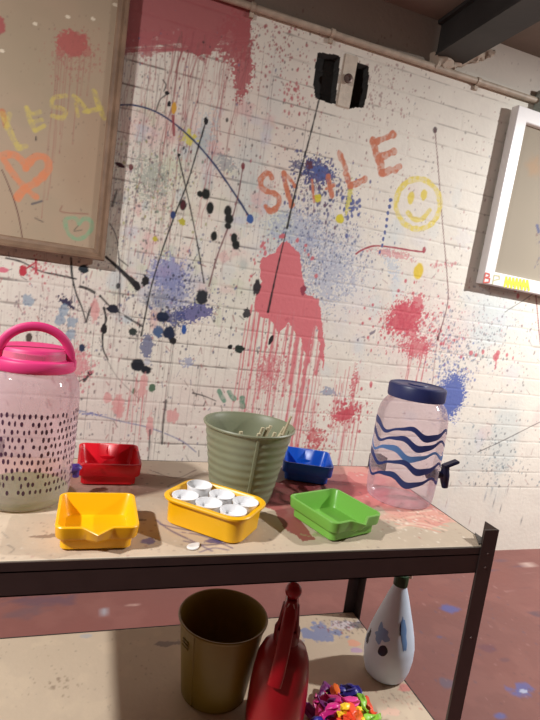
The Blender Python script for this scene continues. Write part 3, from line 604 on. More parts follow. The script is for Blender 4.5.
bm = bmesh.new() # folded corner gusset behind the right front post
g = [(X1-.0045, Y0+.010), (X1-.0045, Y0+.050), (X1-.030, Y0+.010)]; a = [bm.verts.new((x, y, TOPZ+.0035)) for x, y in g]; b = [bm.verts.new((x, y, TOPZ+.0012)) for x, y in g]
bm.faces.new(a); bm.faces.new(b[::-1])
for k in range(3): bm.faces.new((a[k], a[(k+1) % 3], b[(k+1) % 3], b[k]))
U_(bm, 'corner_gusset', m_steel)
def board(name, z, paintfn, x1=None):
    xa, xb, ya, yb2 = X0+.006, (x1 or X1-.006), Y0+.0065, Y1-.0065; e = .0105
    u = np.arange(xa, xb, .0022); v = np.arange(ya, yb2, .0022); u = np.append(u, xb); v = np.append(v, yb2)
    c = Canvas(u, v, (198,180,158), lambda x, y: on_level(x, y, z)); paintfn(c)
    # fold an edge down on all four sides so the board has its thickness
    def pad(a): return np.pad(a, ((2, 2), (2, 2)) + ((0, 0),)*(a.ndim-2), mode='edge')
    c.img = pad(c.img); Uo, Vo = pad(c.U), pad(c.V); Z = np.zeros(Uo.shape); Z[0, :] = Z[-1, :] = Z[:, 0] = Z[:, -1] = -e; Z[1, :] = np.where(Z[1, :] < 0, -e, -.0003); Z[-2, :] = np.where(Z[-2, :] < 0, -e, -.0003)
    # underside ring closes towards the middle
    Uo = Uo.copy(); Vo = Vo.copy(); c.U, c.V = Uo, Vo
    o = c.mesh(name, mat('stained_chipboard', (196,170,138), rough=.6, attr=True, bump=.15, bscale=90, spec=.35), lambda a, b: (a-(X0+X1)/2, b-(Y0+Y1)/2, Z+z)); o.parent = unit
    return o
def paint_top(c):
    A, B = c.U, c.V
    c.lay(full, .4*fnoise(A, B, 9, 1), (170,152,134)); c.lay(full, .35*sstep(.5, .7, fnoise(A, B, 30, 4)), (206,184,158))
    # pink spread across the back and under the clear jar
    c.poly([(300,462),(372,462),(430,500),(452,520),(420,528),(388,512),(372,500),(340,490),(300,480)], (222,140,130), rough=.015, f=25, alpha=.85, dry=.2)
    c.poly([(346,470),(385,478),(392,500),(372,508),(340,492)], (214,110,108), rough=.012, f=25, alpha=.6)
    c.blob(402, 497, 34, (226,120,116), ry=11, rough=.4, soft=.3, alpha=.75); c.blob(425, 517, 26, (224,160,140), ry=7, rough=.6, alpha=.7)
    c.poly([(262,484),(300,478),(322,486),(296,500),(300,520),(316,540),(300,541),(286,528),(276,512),(262,506)], (150,54,54), rough=.010, f=30, alpha=.9, dry=.15)  # dark red patch beside the bucket, the bucket's shadow painted into its colour
    c.poly([(290,476),(345,474),(372,492),(350,500),(300,488)], (176,74,76), rough=.012, f=30, alpha=.6)
    c.blob(322, 534, 9, (150,160,100), ry=4, rough=.8, alpha=.8)
    for p in [[(402,520),(420,516),(440,521)], [(398,528),(418,523),(446,530)], [(410,512),(430,510)], [(392,520),(408,524),(430,528)]]: c.stroke(p, 2.4, (232,196,170), .7)
    for p in [[(390,516),(415,520),(448,526)], [(396,524),(420,527),(440,532)], [(405,510),(425,514),(446,516)]]: c.stroke(p, 1.4, (222,150,128), .8)
    for p in [[(156,520),(170,530),(190,540),(212,551)], [(180,532),(204,536),(232,548)], [(184,541),(205,545),(226,543)], [(200,552),(214,548),(228,550)], [(160,524),(176,528),(200,532)]]: c.stroke(p, 1.5, (78,64,110), .8, gaps=.1)
    c.blob(215, 541, 7, (70,60,120), ry=3, rough=.9, f=120, alpha=.85); c.blob(148, 541, 5, (96,82,130), ry=4, rough=.9, f=120, alpha=.85)
    c.blob(140, 520, 4, (84,60,60), ry=1.5, rough=.6, alpha=.7); c.stroke([(8,545),(14,549),(10,553)], .9, (60,54,60), .8); c.stroke([(2,532),(8,538)], .8, (60,54,60), .7)
    c.blob(150, 493, 18, (180,150,122), ry=8, rough=.6, alpha=.5); c.stroke([(150,470),(175,478),(196,470)], .9, (110,80,76), .7); c.stroke([(168,486),(190,476)], .9, (110,80,76), .5)
    c.blob(48, 536, 8, (110,84,66), ry=2.4, rough=.8, alpha=.7); c.blob(70, 470, 8, (90,64,120), ry=4, alpha=.4)
    c.dots(180, 510, 200, 60, 600, .3, 1.0, [(120,90,80),(90,76,80),(216,206,192),(150,70,80)], .55, True)
    c.dots(420, 515, 50, 26, 240, .3, 1.0, [(180,110,100),(150,120,100),(236,226,210)], .7)
    c.lay(full, sstep(.0035, .0, B-c.v[0])*.6, (214,200,180))
def paint_low(c):
    A, B = c.U, c.V
    c.lay(full, .4*fnoise(A, B, 8, 2), (180,160,134)); c.lay(full, .3*sstep(.5, .7, fnoise(A, B, 26, 7)), (212,190,160))
    c.blob(320, 632, 17, (104,124,176), ry=9, rough=.9, f=60, alpha=.8); c.blob(345, 625, 14, (206,196,204), ry=5, rough=.8, alpha=.8); c.blob(354, 643, 5, (226,150,120), ry=4, rough=.7, alpha=.8); c.blob(356, 650, 5, (176,140,176), ry=3, rough=.7, alpha=.8)
    c.blob(357, 625, 6, (52,44,48), ry=4, rough=1., f=120, alpha=.7); c.blob(405, 688, 6, (208,110,104), ry=4, rough=1., f=120, alpha=.8); c.blob(392, 712, 8, (222,170,150), ry=4, rough=.7, alpha=.6)
    c.dots(350, 625, 34, 12, 160, .3, 1.2, [(60,54,70),(120,96,90),(150,70,80)], .7); c.dots(400, 690, 34, 24, 160, .3, 1.0, [(160,110,100),(110,96,90),(200,120,110)], .6)
    c.blob(86, 636, 5, (170,166,166), ry=2.6, rough=.5, alpha=.85); c.dots(60, 685, 20, 10, 40, .5, 1.4, (120,96,76), .6); c.dots(100, 650, 110, 60, 160, .3, .9, [(130,106,86),(110,96,90)], .5, True)
    c.blob(170, 643, 12, (84,76,90), ry=3, rough=.9, alpha=.6, f=60)
board('top_board', TOPZ, paint_top); board('lower_board', SHELFZ, paint_low)

# ================================================================== DRINK DISPENSER JARS
def jar_profile(h=.226):
    return [(.045, .0005), (.058, .001), (.0630, .004), (.0655, .011), (.0668, .024), (.0686, .06), (.0694, .10), (.0694, .158), (.0686, .172), (.0660, .185), (.0610, .196), (.0545, .204), (.0510, .209), (.0495, .214), (.0495, .232)]
def surf_r(z):
    P = jar_profile()[2:]
    for (a, b), (c, d) in zip(P, P[1:]):
        if b <= z <= d: return a+(c-a)*(z-b)/(d-b)
    return P[-1][0]
def jar_body(parent, m):
    bm = bmesh.new(); P = jar_profile(); seg = 96
    dense = []
    for (a, b), (c, d) in zip(P, P[1:]):
        for k in range(3): dense.append((a+(c-a)*k/3, b+(d-b)*k/3))
    dense.append(P[-1]); lathe(bm, dense, seg, cap0=True, cap1=False); return build('jar_body', bm, m, parent)
def tap(parent, m, ang, z, open_=True, k=1.):
    bm = bmesh.new(); r = surf_r(z)
    bmesh.ops.create_cone(bm, cap_ends=True, segments=24, radius1=.013, radius2=.013, depth=.006, matrix=Matrix.Translation((r+.003, 0, z)) @ Matrix.Rotation(PI/2, 4, 'Y'))
    bmesh.ops.create_cone(bm, cap_ends=True, segments=6, radius1=.0105, radius2=.0105, depth=.008, matrix=Matrix.Translation((r-.008, 0, z)) @ Matrix.Rotation(PI/2, 4, 'Y'))
    tube(bm, [(r-.014, 0, z), (r+.014, 0, z), (r+.030, 0, z)], [.0075, .0075, .0085], 16)
    tube(bm, [(r+.026, 0, z+.013), (r+.027, 0, z), (r+.030, 0, z-.014), (r+.033, 0, z-.026)], [.008, .0105, .0085, .0065], 16)
    bmesh.ops.create_cone(bm, cap_ends=True, segments=20, radius1=.009, radius2=.0075, depth=.006, matrix=Matrix.Translation((r+.026, 0, z+.016)))
    bmesh.ops.rotate(bm, verts=bm.verts, cent=(0, 0, 0), matrix=Matrix.Rotation(ang, 3, 'Z')); o = build('tap', bm, m, parent)
    if not open_: return
    bm = bmesh.new(); v = box(bm, -.009, .026, -.0085, .0085, -.0032, .0032)
    bevel(bm, .0018, 2); bmesh.ops.rotate(bm, verts=bm.verts, cent=(0, 0, 0), matrix=Matrix.Rotation(-.42, 3, 'Y')); bmesh.ops.translate(bm, verts=bm.verts, vec=(r+.028, 0, z+.021))
    bmesh.ops.rotate(bm, verts=bm.verts, cent=(0, 0, 0), matrix=Matrix.Rotation(ang, 3, 'Z')); build('tap_lever', bm, m, o)
# blue lidded jar
t = thing('drink_dispenser', (.646, .905, TOPZ+.0005), 0, 'clear jar with navy lid, navy tap and wavy blue stripes', 'drink dispenser')
jar_body(t, clear_mat('clear_jar_plastic', (248,240,244), (240,228,236), .12))
t.scale = (1.045,)*3
m_navy = mat('navy_plastic', (38,46,96), rough=.42)
bm = bmesh.new(); lathe(bm, [(.050, .2085), (.0555, .209), (.0562, .212), (.0562, .231), (.0545, .2345), (.049, .2360), (.047, .2345), (.020, .2345), (.018, .2365), (.004, .2365)], 96, fn=lambda r, z, a: r-(.0006*(math.cos(a*48) > 0) if .211 < z < .232 and r > .055 else 0)); build('lid', bm, m_navy, t)
def wave_band(zc, amp, wl, wd, ph, a0, a1):
    bm = bmesh.new(); n = 110; prev = None
    for k in range(n+1):
        s = k/n; a = a0+(a1-a0)*s; z = zc+amp*math.sin(a*wl+ph)+.0016*math.sin(a*wl*2.3+ph*2); hw = wd/2*(.75+.35*math.sin(a*wl*.7+ph+1))*min(1, 6*s+.25, 6*(1-s)+.25)
        cur = []
        for zz, dr in ((z-hw, .0003), (z+hw, .0003), (z+hw, -.0004), (z-hw, -.0004)):
            r = surf_r(zz)+dr; cur.append(bm.verts.new((r*math.cos(a), r*math.sin(a), zz)))
        if prev:
            for q in range(4): bm.faces.new((prev[q], prev[(q+1) % 4], cur[(q+1) % 4], cur[q]))
        else: bm.faces.new(cur[::-1])
        prev = cur
    bm.faces.new(prev); return bm
m_stripe = mat('blue_print', (44,56,112), rough=.4); m_stripe2 = mat('light_blue_print', (86,120,176), rough=.4)
for k, (zc, ph, col) in enumerate([(.152, .2, 0), (.131, 1.1, 0), (.109, 2.2, 1), (.086, .6, 0), (.058, 1.9, 0)]):
    build('wave_stripe', wave_band(zc, .0074, 5.0, .0125, ph, -PI*1.24, -PI*.14), m_stripe2 if col else m_stripe, t)
tap(t, mat('navy_tap_plastic', (30,34,66), rough=.35), -.10, .054)
# pink lidded jar
t = thing('drink_dispenser', (-.082, .902, TOPZ+.0005), 0, 'clear pinkish jar with pink carry-handle lid and rows of small dark marks', 'drink dispenser')
jar_body(t, clear_mat('pinkish_jar_plastic', (250,236,240), (246,224,234), .26))
t.scale = (1.07,)*3
m_pk = mat('hot_pink_plastic', (222,56,124), rough=.5)
bm = bmesh.new(); lathe(bm, [(.050, .203), (.0580, .204), (.0600, .207), (.0600, .218), (.0585, .2205), (.0505, .2215), (.0495, .2230), (.0485, .2340), (.0465, .2365), (.030, .2375), (.003, .2375)], 96); ld = build('lid', bm, m_pk, t)
bm = bmesh.new(); hp = []
for k in range(25):
    a = PI*k/24; hp.append((.0500*math.cos(a), 0, .214+.057*math.sin(a)**.85))
tube(bm, hp, [.0052]*25, 14, flat=(.75, 1.3)); ho = build('carry_handle', bm, m_pk, t); ho.rotation_euler = (.10, 0, .12)
bm = bmesh.new(); lathe(bm, [(.050, .003), (.0610, .005), (.0636, .012), (.0640, .016), (.060, .0165), (.020, .012)], 72); build('tinted_base', bm, clear_mat('pale_green_plastic', (220,236,196), (206,226,176), .5), t)
bm = bmesh.new(); rr = random.Random(3)
for row in range(11):
    z0 = .034+row*.0112; n = 56
    for k in range(n):
        if rr.random() < .12: continue
        a = 2*PI*(k+.5*(row % 2))/n+rr.uniform(-.02, .02)
        if math.cos(a+PI/2) < -.25: continue
        z = z0+rr.uniform(-.0012, .0012); hh = rr.uniform(.0030, .0044); hw = rr.uniform(.0014, .0023); vs_ = []
        for q in range(8):
            th_ = 2*PI*q/8; zz = z+hh*math.sin(th_); aa = a+hw*math.cos(th_)/surf_r(z); r = surf_r(zz)+.0005; vs_.append(bm.verts.new((r*math.cos(aa), r*math.sin(aa), zz)))
        bm.faces.new(vs_)
build('printed_marks', bm, mat('dark_plum_print', (70,40,62), rough=.5), t, smooth=False)
bm = bmesh.new(); tube(bm, [(surf_r(.044)-.001, 0, .044), (surf_r(.044)+.009, 0, .044), (surf_r(.044)+.011, 0, .042)], [.0078, .0078, .0068], 20); tube(bm, [(surf_r(.044)+.006, 0, .050), (surf_r(.044)+.007, 0, .030)], [.006, .005], 16)
bmesh.ops.rotate(bm, verts=bm.verts, cent=(0, 0, 0), matrix=Matrix.Rotation(.12, 3, 'Z')); build('tap', bm, mat('violet_tap_plastic', (84,64,150), rough=.4), t)

# ================================================================== PLASTIC PAINT TRAYS
def tray_mesh(hx=.054, hy=.060, h=.037):
    bm = bmesh.new(); r = .013
    def L(hx_, hy_, rr, z, spout=0, out=.0):
        lp = []
        for x, y in rrect(hx_, hy_, rr, 6, 20):
            zz = z
            if spout and y < -hy_+.004:
                k = max(0., 1-abs(x)/.020); zz = z-.0040*k*spout; y -= out*2.1*k
            lp.append((x, y, zz))
        return lp
    i = .0085
    loops = [L(hx-i-.003, hy-i-.003, r-.004, 0), L(hx-i, hy-i, r-.003, .002), L(hx-i+.0005, hy-i+.0005, r-.003, .0172), L(hx-.0022, hy-.0022, r, .0185), L(hx-.0014, hy-.0014, r, .0205, .35, .003), L(hx, hy, r, h-.0012, .9, .007), L(hx-.0008, hy-.0008, r, h, 1, .007),
             L(hx-.0040, hy-.0040, r-.002, h, 1, .006), L(hx-.0050, hy-.0050, r-.002, h-.0015, .95, .006), L(hx-.0095, hy-.0095, r-.002, .012, .2, .001), L(hx-.0125, hy-.0125, r-.003, .0052), L(hx-.017, hy-.017, r-.006, .0040)]
    loft(bm, loops)
    return bm
def tray(x, y, rz, col, label, z=TOPZ+.0012, hx=.054, hy=.060, h=.037):
    bm = tray_mesh(hx, hy, h); o = build('paint_tray', bm, mat('tray_plastic', col, rough=.34, spec=.5), None); o.location = (x, y, z); o.rotation_euler = (0, 0, rz)
    return tag(o, label, 'paint tray', 'coloured plastic paint trays on the top board')
tray(.034, .770, .0, (250,184,8), 'yellow plastic paint tray with a pouring lip facing the front edge', hx=.0565, hy=.061)
tray(.055, 1.008, PI, (216,22,40), 'red plastic paint tray at the back beside the pink-lidded jar', hx=.057, hy=.063, h=.042)
tray(.480, 1.030, PI-.34, (16,82,190), 'blue plastic paint tray half hidden behind the green bucket', hx=.055, hy=.061, h=.042)
tray(.434, .787, .31, (118,180,74), 'green plastic paint tray standing askew in front of the blue tray', hx=.059, hy=.062)

# yellow tray of white paint cups
t = thing('cup_tray', (.218, .795, TOPZ+.001), -.72, 'rounded yellow tray holding six white paint cups', 'tray')
bm = bmesh.new(); R = lambda hx, hy, r, z: [(x, y, z) for x, y in rrect(hx, hy, r, 10, 6)]
loft(bm, [R(.066, .044, .020, 0), R(.0685, .0465, .022, .002), R(.0705, .0485, .024, .036), R(.0715, .0495, .024, .0400), R(.0770, .055, .030, .0405), R(.0775, .0555, .030, .0435), R(.0760, .054, .029, .0450), R(.0705, .0485, .024, .0450), R(.0680, .046, .022, .0420), R(.063, .041, .02, .006), R(.058, .036, .016, .004)])
build('tray_shell', bm, mat('cup_tray_plastic', (246,186,14), rough=.34), t)
def cup_mesh():
    bm = bmesh.new(); lathe(bm, [(.013, .0), (.0170, .001), (.0200, .030), (.0210, .0390), (.0219, .0397), (.0219, .0407), (.0206, .0407), (.0196, .037), (.0188, .029), (.016, .0275), (.004, .0275)], 40); return bm
m_cup = mat('white_cup_plastic', (238,238,240), rough=.35)
cup0 = None
names = [['white paint cup at the front left of the yellow cup tray', 'white paint cup in the middle of the front row of the cup tray', 'white paint cup at the front right of the yellow cup tray'],
         ['tall white paint cup at the back left of the yellow cup tray', 'white paint cup in the middle of the back row of the cup tray', 'white paint cup at the back right of the cup tray, beside the bucket']]
for j in range(2):
    for i in range(3):
        lx, ly = (i-1)*.0445, (j-.5)*.0445; ca, sa = math.cos(-.72), math.sin(-.72)
        if cup0 is None: o = cup0 = build('paint_cup', cup_mesh(), m_cup)
        else: o = cup0.copy(); C.objects.link(o)
        o.location = (.218+lx*ca-ly*sa, .795+lx*sa+ly*ca, TOPZ+.0045+(.005 if (i, j) == (0, 1) else .0)); tag(o, names[j][i], 'cup', 'white paint cups in the yellow tray')
# white teardrop lying by the cup tray
bm = bmesh.new(); xs = on_level(194, 547, TOPZ); lp = []
for k in range(28):
    a = 2*PI*k/28; q = .5-.5*math.cos(a); lp.append((.0130*math.cos(a), .0105*math.sin(a)*(.35+.65*q**.7)))
rings = [[(x*s, y*s, z) for x, y in lp] for s, z in ((.92, 0), (1, .0008), (.97, .0018), (.8, .0022), (.5, .0014))]
loft(bm, rings); o = build('paint_drop', bm, m_cup); o.location = (xs[0], xs[1], TOPZ+.0008); o.rotation_euler = (0, 0, .75); tag(o, 'white teardrop-shaped blob lying by the front edge', 'paint blob')

# ================================================================== BUCKETS
def bucket_bm(r0, r1, h, ribs, th=.0012):
    P = [(r0-.003, 0), (r0, .001), (r0, .004)]; n = 60
    for k in range(n+1):
        z = .006+(h-.014)*k/n; r = r0+(r1-r0)*z/h
        if ribs and .10*h < z < .92*h: r += .0006*math.sin((z-.1*h)/(h*.82)*PI*2*ribs)
        P.append((r, z))
    P += [(r1+.0005, h-.006), (r1+.0030, h-.0045), (r1+.0038, h-.0020), (r1+.0025, h), (r1-.0002, h-.0008), (r1-.0016, h-.005)]
    for k in range(n, -1, -6):
        z = .006+(h-.014)*k/n; P.append((r0+(r1-r0)*z/h-th*1.6, z))
    P += [(r0-.004, .004)]
    bm = bmesh.new(); lathe(bm, P, 96); return bm
def seam(parent, ang, r0, r1, h, m, wd=.006):
    bm = bmesh.new(); prev = None
    for k in range(25):
        z = .004+(h-.010)*k/24; r = r0+(r1-r0)*z/h+.0009; cur = []
        for da, dr in ((-wd/2, -.001), (-wd/2+.0008, .0008), (wd/2-.0008, .0008), (wd/2, -.001)):
            a = ang+da/r; cur.append(bm.verts.new(((r+dr)*math.cos(a), (r+dr)*math.sin(a), z)))
        if prev:
            for q in range(3): bm.faces.new((prev[q], prev[q+1], cur[q+1], cur[q]))
        prev = cur
    return build('seam', bm, m, parent)
m_sage = mat('sage_green_enamel', (134,138,112), rough=.45, vary=.12, vscale=15)
BH = .143
t = thing('metal_bucket', (.297, .912, TOPZ+.001), 0, 'sage green ribbed metal bucket standing in the middle of the top board', 'bucket')
build('bucket_shell', bucket_bm(.058, .0835, BH, 8), m_sage, t)
seam(t, math.atan2(-.85, -.19)+.14, .058, .0835, BH, m_sage)
m_stick = mat('pale_stick_wood', (206,194,160), rough=.6, vary=.3, vscale=60)
tips = [(283,435),(289,428),(268,428),(275,433),(271,426),(263,428),(259,434),(240,434),(236,437)]
lab = ['leaning towards the right rim', 'leaning against the rim at the far right', 'in the middle of the bunch', 'half hidden in the bunch', 'at the back of the bunch', 'at the left of the bunch', 'low in the bunch', 'lying alone towards the left rim', 'shortest, at the left rim']
for k, (a, b) in enumerate(tips):
    z = BH-.004+.002*(k % 3); q = on_level(a, b, TOPZ+z); c, d = q[0]-.297, q[1]-.912; h_ = math.hypot(c, d); f_ = min(1, .069/h_); c *= f_; d *= f_
    bm = bmesh.new(); tube(bm, [(c*.35-.018+.006*(k % 4), d*.35+.007*(k % 3), .014), (c, d, z)], .0031, 8, flat=(.55, 1.2)); bevel(bm, .0004, 1)
    o = build('craft_stick', bm, m_stick); o.location = (.297, .912, TOPZ+.001); tag(o, 'pale wooden stick in the green bucket, '+lab[k], 'stick', 'wooden sticks in the green bucket')
bm = bmesh.new(); tube(bm, [(.012, -.022, .014), (.052, -.034, .118), (.066, -.037, .170)], [.0034, .0032, .0022], 10); o = build('brush_handle', bm, mat('brush_handle_wood', (184,168,138), rough=.5)); o.location = (.297, .912, TOPZ+.001)
tag(o, 'long tapered wooden handle rising above the rim of the green bucket', 'brush')
m_olive = mat('olive_yellow_enamel', (126,104,34), rough=.40, vary=.12, vscale=15)
t = thing('metal_bucket', (.292, .895, SHELFZ+.001), 0, 'olive yellow empty bucket on the lower shelf', 'bucket')
build('bucket_shell', bucket_bm(.064, .0835, .160, 0), m_olive, t); seam(t, math.atan2(-.9, -.29)-.62, .064, .0835, .160, m_olive, .004)
bm = bmesh.new() # pressed lug on the side
for k in range(3):
    a = math.atan2(-.9, -.29)-.90; r = .081; tube(bm, [(r*math.cos(a+d)*1.0, r*math.sin(a+d), .118+k*.006) for d in np.linspace(-.13, .13, 7)], .0016, 8)
build('pressed_lug', bm, m_olive, t)

# ================================================================== SPRAY BOTTLES ON THE LOWER SHELF
t = thing('spray_bottle', (.386, .800, SHELFZ+.001), -.44, 'red plastic pump sprayer beside the olive bucket on the lower shelf', 'spray bottle')
t.scale = (1, 1, 1.025)
m_red = mat('red_sprayer_plastic', (146,12,24), rough=.32)
m_dred = mat('dark_red_plastic', (120,10,20), rough=.38)
bm = bmesh.new(); lathe(bm, [(.040, 0), (.0500, .001), (.0535, .006), (.0545, .03), (.0540, .070), (.0510, .105), (.0475, .130), (.0400, .148), (.0260, .158), (.0190, .161), (.019, .168)], 72); build('tank', bm, m_red, t)
bm = bmesh.new(); lathe(bm, [(.016, .160), (.0235, .161), (.0240, .164), (.0240, .184), (.0225, .187), (.014, .189)], 48, fn=lambda r, z, a: r-(.0009*(math.cos(a*20) > 0) if .163 < z < .185 and r > .02 else 0)); build('screw_collar', bm, m_dred, t)
bm = bmesh.new() # pump head
loft(bm, [R(.0145, .016, .006, .188), R(.0150, .018, .006, .200), R(.0135, .021, .006, .222), R(.0120, .022, .006, .236), R(.009, .018, .005, .244)]); build('pump_head', bm, m_red, t)
bm = bmesh.new(); bmesh.ops.create_uvsphere(bm, u_segments=32, v_segments=20, radius=.0150, matrix=Matrix.Translation((.000, -.004, .258))); lathe(bm, [(.008, .236), (.009, .240), (.009, .252)], 24); build('pump_knob', bm, m_red, t)
bm = bmesh.new(); lev = [(0, -.018, .236), (0, -.030, .228), (-.001, -.040, .205), (-.003, -.049, .170), (-.006, -.056, .135), (-.0085, -.060, .115)]
tube(bm, lev, [.0095, .0108, .0118, .0122, .0128, .0122], 16, flat=(.45, 1.)); build('trigger_lever', bm, m_red, t)
for s in (-1, 1):
    bm = bmesh.new(); tube(bm, [(s*.0120, -.006, .234), (s*.0150, -.010, .205), (s*.0190, -.008, .178)], [.004, .0048, .0042], 10, flat=(1.6, .8)); build('side_arm', bm, m_dred, t)
bm = bmesh.new()
for s in (-1, 1): tube(bm, [(s*.0035, -.0215, .243), (s*.0065, -.0225, .236), (s*.0035, -.0230, .229)], .0011, 8)
build('nozzle_clip', bm, mat('pale_nozzle_plastic', (190,150,150), rough=.4), t)

t = thing('spray_bottle', (.676, .885, SHELFZ+.001), 0, 'white teardrop spray bottle with blue blotches and a green collar', 'spray bottle')
t.scale = (1, 1, .962)
cbp = [(.030, 0), (.040, .001), (.0445, .006), (.0500, .025), (.0530, .050), (.0525, .075), (.0480, .100), (.0400, .130), (.0310, .160), (.0220, .190), (.0145, .212), (.0130, .219)]
def bot_r(z):
    for (a, b), (c, d) in zip(cbp[1:], cbp[2:]):
        if b <= z <= d: return a+(c-a)*(z-b)/(d-b)
    return cbp[-1][0]
bm = bmesh.new(); dense = []
for (a, b), (c, d) in zip(cbp, cbp[1:]):
    for k in range(4): dense.append((a+(c-a)*k/4, b+(d-b)*k/4))
lathe(bm, dense+[cbp[-1]], 72)
bo = build('bottle', bm, mat('milky_white_plastic', (212,228,246), rough=.4, vary=.06, vscale=20), t)
def patch(name, ang, z, hw, hh, m, rough, parent, off=.0006, tilt=0, seed=0):
    """blotch of colour lying on the bottle's skin"""
    bm = bmesh.new(); n = 40; rr = random.Random(seed); ph = [rr.uniform(0, 6.28) for _ in range(4)]; rings = []
    for s in (0, .35, .7, 1):
        ring = []
        for k in range(n):
            th_ = 2*PI*k/n; q = 1+rough*(math.sin(3*th_+ph[0])*.4+math.sin(5*th_+ph[1])*.35+math.sin(9*th_+ph[2])*.2)
            x = hw*s*q*math.cos(th_); y = hh*s*q*math.sin(th_); x, y = x*math.cos(tilt)-y*math.sin(tilt), x*math.sin(tilt)+y*math.cos(tilt)
            zz = z+y; r = bot_r(zz)+(off if s < 1 else .0002); a = ang+x/bot_r(z); ring.append(bm.verts.new((r*math.cos(a), r*math.sin(a), zz)))
        rings.append(ring)
    for a, b in zip(rings[1:], rings[2:]):
        for k in range(n): bm.faces.new((a[k], a[(k+1) % n], b[(k+1) % n], b[k]))
    bm.faces.new(rings[1])
    bmesh.ops.delete(bm, geom=rings[0], context='VERTS')
    return build(name, bm, m, parent)
fa = math.atan2(-.885, -.676)
m_bp = mat('blue_bottle_paint', (116,158,212), rough=.5, vary=.2, vscale=40); m_bd = mat('navy_bottle_paint', (18,26,56), rough=.4)
patch('dark_oval_spot', fa-.22, .082, .0095, .0125, m_bd, .05, bo, seed=1, tilt=-.4)
patch('blue_blotch', fa+.62, .125, .0075, .034, m_bp, .25, bo, seed=2, tilt=.1); patch('blue_blotch', fa-.45, .112, .015, .018, mat('pale_blue_paint', (134,166,216), rough=.5), .5, bo, seed=3, off=.0004)
patch('blue_blotch', fa-1.15, .085, .007, .017, m_bd, .4, bo, seed=5); patch('blue_blotch', fa+.42, .135, .0016, .014, m_bd, .2, bo, seed=6, off=.0012)
bm = bmesh.new(); lathe(bm, [(.0125, .214), (.0150, .2145), (.0155, .217), (.0155, .236), (.0140, .239), (.009, .240)], 48, fn=lambda r, z, a: r-(.0008*(math.cos(a*18) > 0) if .216 < z < .237 and r > .014 else 0)); build('screw_collar', bm, mat('dark_green_plastic', (30,58,34), rough=.4), t)
bm = bmesh.new(); loft(bm, [R(.008, .009, .004, .239), R(.010, .010, .004, .250), R(.022, .009, .004, .262), R(.026, .009, .004, .274), R(.020, .007, .003, .284)]); build('spray_head', bm, mat('white_head_plastic', (220,214,210), rough=.4), t)
bm = bmesh.new(); tube(bm, [(.016, -.002, .262), (.022, -.003, .246), (.021, -.003, .230)], [.004, .0035, .003], 10, flat=(.7, 1.3)); build('trigger', bm, mat('white_trigger_plastic', (214,190,180), rough=.4), t)

# ================================================================== LIMP BALLOONS
BC = [('magenta', (206,34,128)), ('purple', (112,26,110)), ('orange', (240,110,30)), ('lime green', (140,200,60)), ('yellow', (244,206,40)), ('blue', (44,40,140)), ('red-orange', (240,84,50)), ('pink', (236,80,160))]
bmats = [mat('balloon_rubber_'+n.replace(' ', '_').replace('-', '_'), c, rough=.38) for n, c in BC]
def balloon_bm(seed):
    rr = random.Random(seed); bm = bmesh.new(); P = []; x = 0
    prof = [(.0030, 0), (.0040, .0008), (.0026, .0022), (.0026, .007), (.0055, .011), (.0090, .017), (.0100, .023), (.0085, .029), (.0040, .033), (.0006, .034)]
    d = []
    for (a, b), (c, e) in zip(prof, prof[1:]):
        for k in range(3): d.append((a+(c-a)*k/3, b+(e-b)*k/3))
    lathe(bm, d+[prof[-1]], 20)
    b1, b2 = rr.uniform(-1, 1), rr.uniform(-1, 1)
    for v in bm.verts:
        z = v.co.z; v.co.y *= .50
        n = Vector(mnoise.noise_vector(v.co*75+Vector((seed*3.1, 0, 0)))); v.co += n*.0014*min(1, z/.012)
        v.co.y += b1*.008*(z/.034)**2+.002*math.sin(v.co.x*700+seed); v.co.x += b2*.007*math.sin(z/.034*3)
    bmesh.ops.rotate(bm, verts=bm.verts, matrix=Matrix.Rotation(PI/2, 3, 'Y')); bmesh.ops.translate(bm, verts=bm.verts, vec=(-.017, 0, 0)); return bm
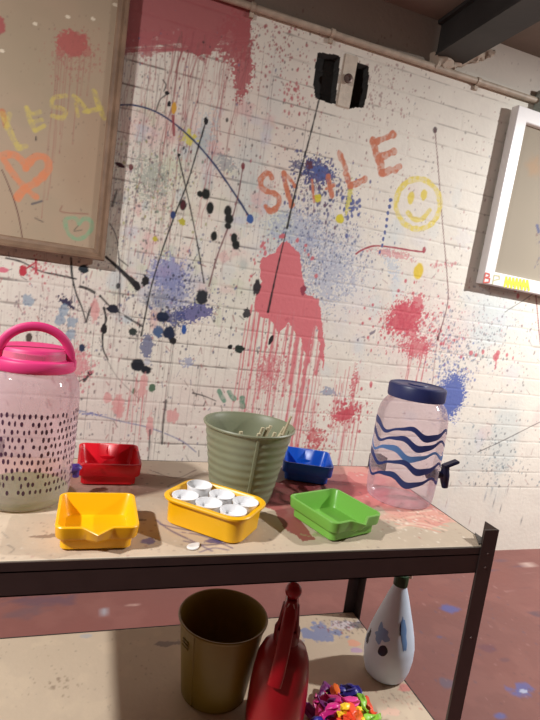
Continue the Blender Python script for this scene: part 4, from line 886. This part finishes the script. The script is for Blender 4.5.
spots = [ # photo point, layer, colour, turn
 (323,693,0,1,.3),(331,689,0,1,1.9),(318,700,0,0,2.6),(338,692,0,5,.2),(350,691,0,5,-.5),(360,695,0,5,1.2),(345,699,0,2,2.4),(355,703,0,3,.5),(368,706,0,6,1.4),(334,702,0,3,-.8),
 (326,710,0,7,.2),(342,710,0,4,-.4),(356,713,0,2,.9),(314,712,0,1,1.4),(370,716,0,3,2.2),(330,720,0,0,-.3),(346,722,0,2,.6),(362,724,0,4,1.6),(316,724,0,5,.1),
 (326,698,1,0,-.4),(338,694,1,2,.9),(348,694,1,5,-.3),(345,703,1,3,.4),(352,708,1,4,-.6),(362,703,1,3,1.3),(332,705,1,1,.1),(340,716,1,6,-.7),(322,716,1,7,.7),(356,719,1,2,.2),
 (334,697,2,0,-.7),(348,699,2,7,-.6),(343,709,2,4,.5),(330,711,2,0,.3),(353,713,2,6,1.),(325,705,2,1,-1.)]
place = ['at the back of the heap', 'towards the red sprayer', 'in the middle of the heap', 'on the side near the white bottle', 'at the front of the heap']
protos = {}; cnt = {}
for k, (px, py, ly, ci, rz) in enumerate(spots):
    z = SHELFZ+.0165+ly*.0105; x, y = on_level(px, py, z); sd = k % 7
    if (sd, ci) in protos:
        o = protos[(sd, ci)].copy(); C.objects.link(o)
    else: o = protos[(sd, ci)] = build('balloon', balloon_bm(sd), bmats[ci])
    o.location = (x, y, z); o.scale = (1.25, 1.5, 1.2); o.rotation_euler = (rz*.5 if ly else 0, .16*math.sin(k*2.3), rz*1.3)
    pl = place[1] if px < 330 else place[3] if px > 358 else place[0] if py < 697 else place[4] if py > 712 else place[2]
    ly_ = ['lying on the shelf', 'in the second layer', 'on top of the pile'][ly]
    tag(o, f'limp {BC[ci][0]} balloon {pl}, {ly_}', 'balloon', 'limp party balloons in a heap on the lower shelf')

by = {}
for o in list(C.objects):
    if o.get('group') == 'limp party balloons in a heap on the lower shelf': by.setdefault(o['label'], []).append(o)
for l, g in by.items():
    if len(g) == 2:
        g.sort(key=lambda o: o.location.x-.3*o.location.y); g[0]['label'] = l+', left one'; g[1]['label'] = l+', right one'
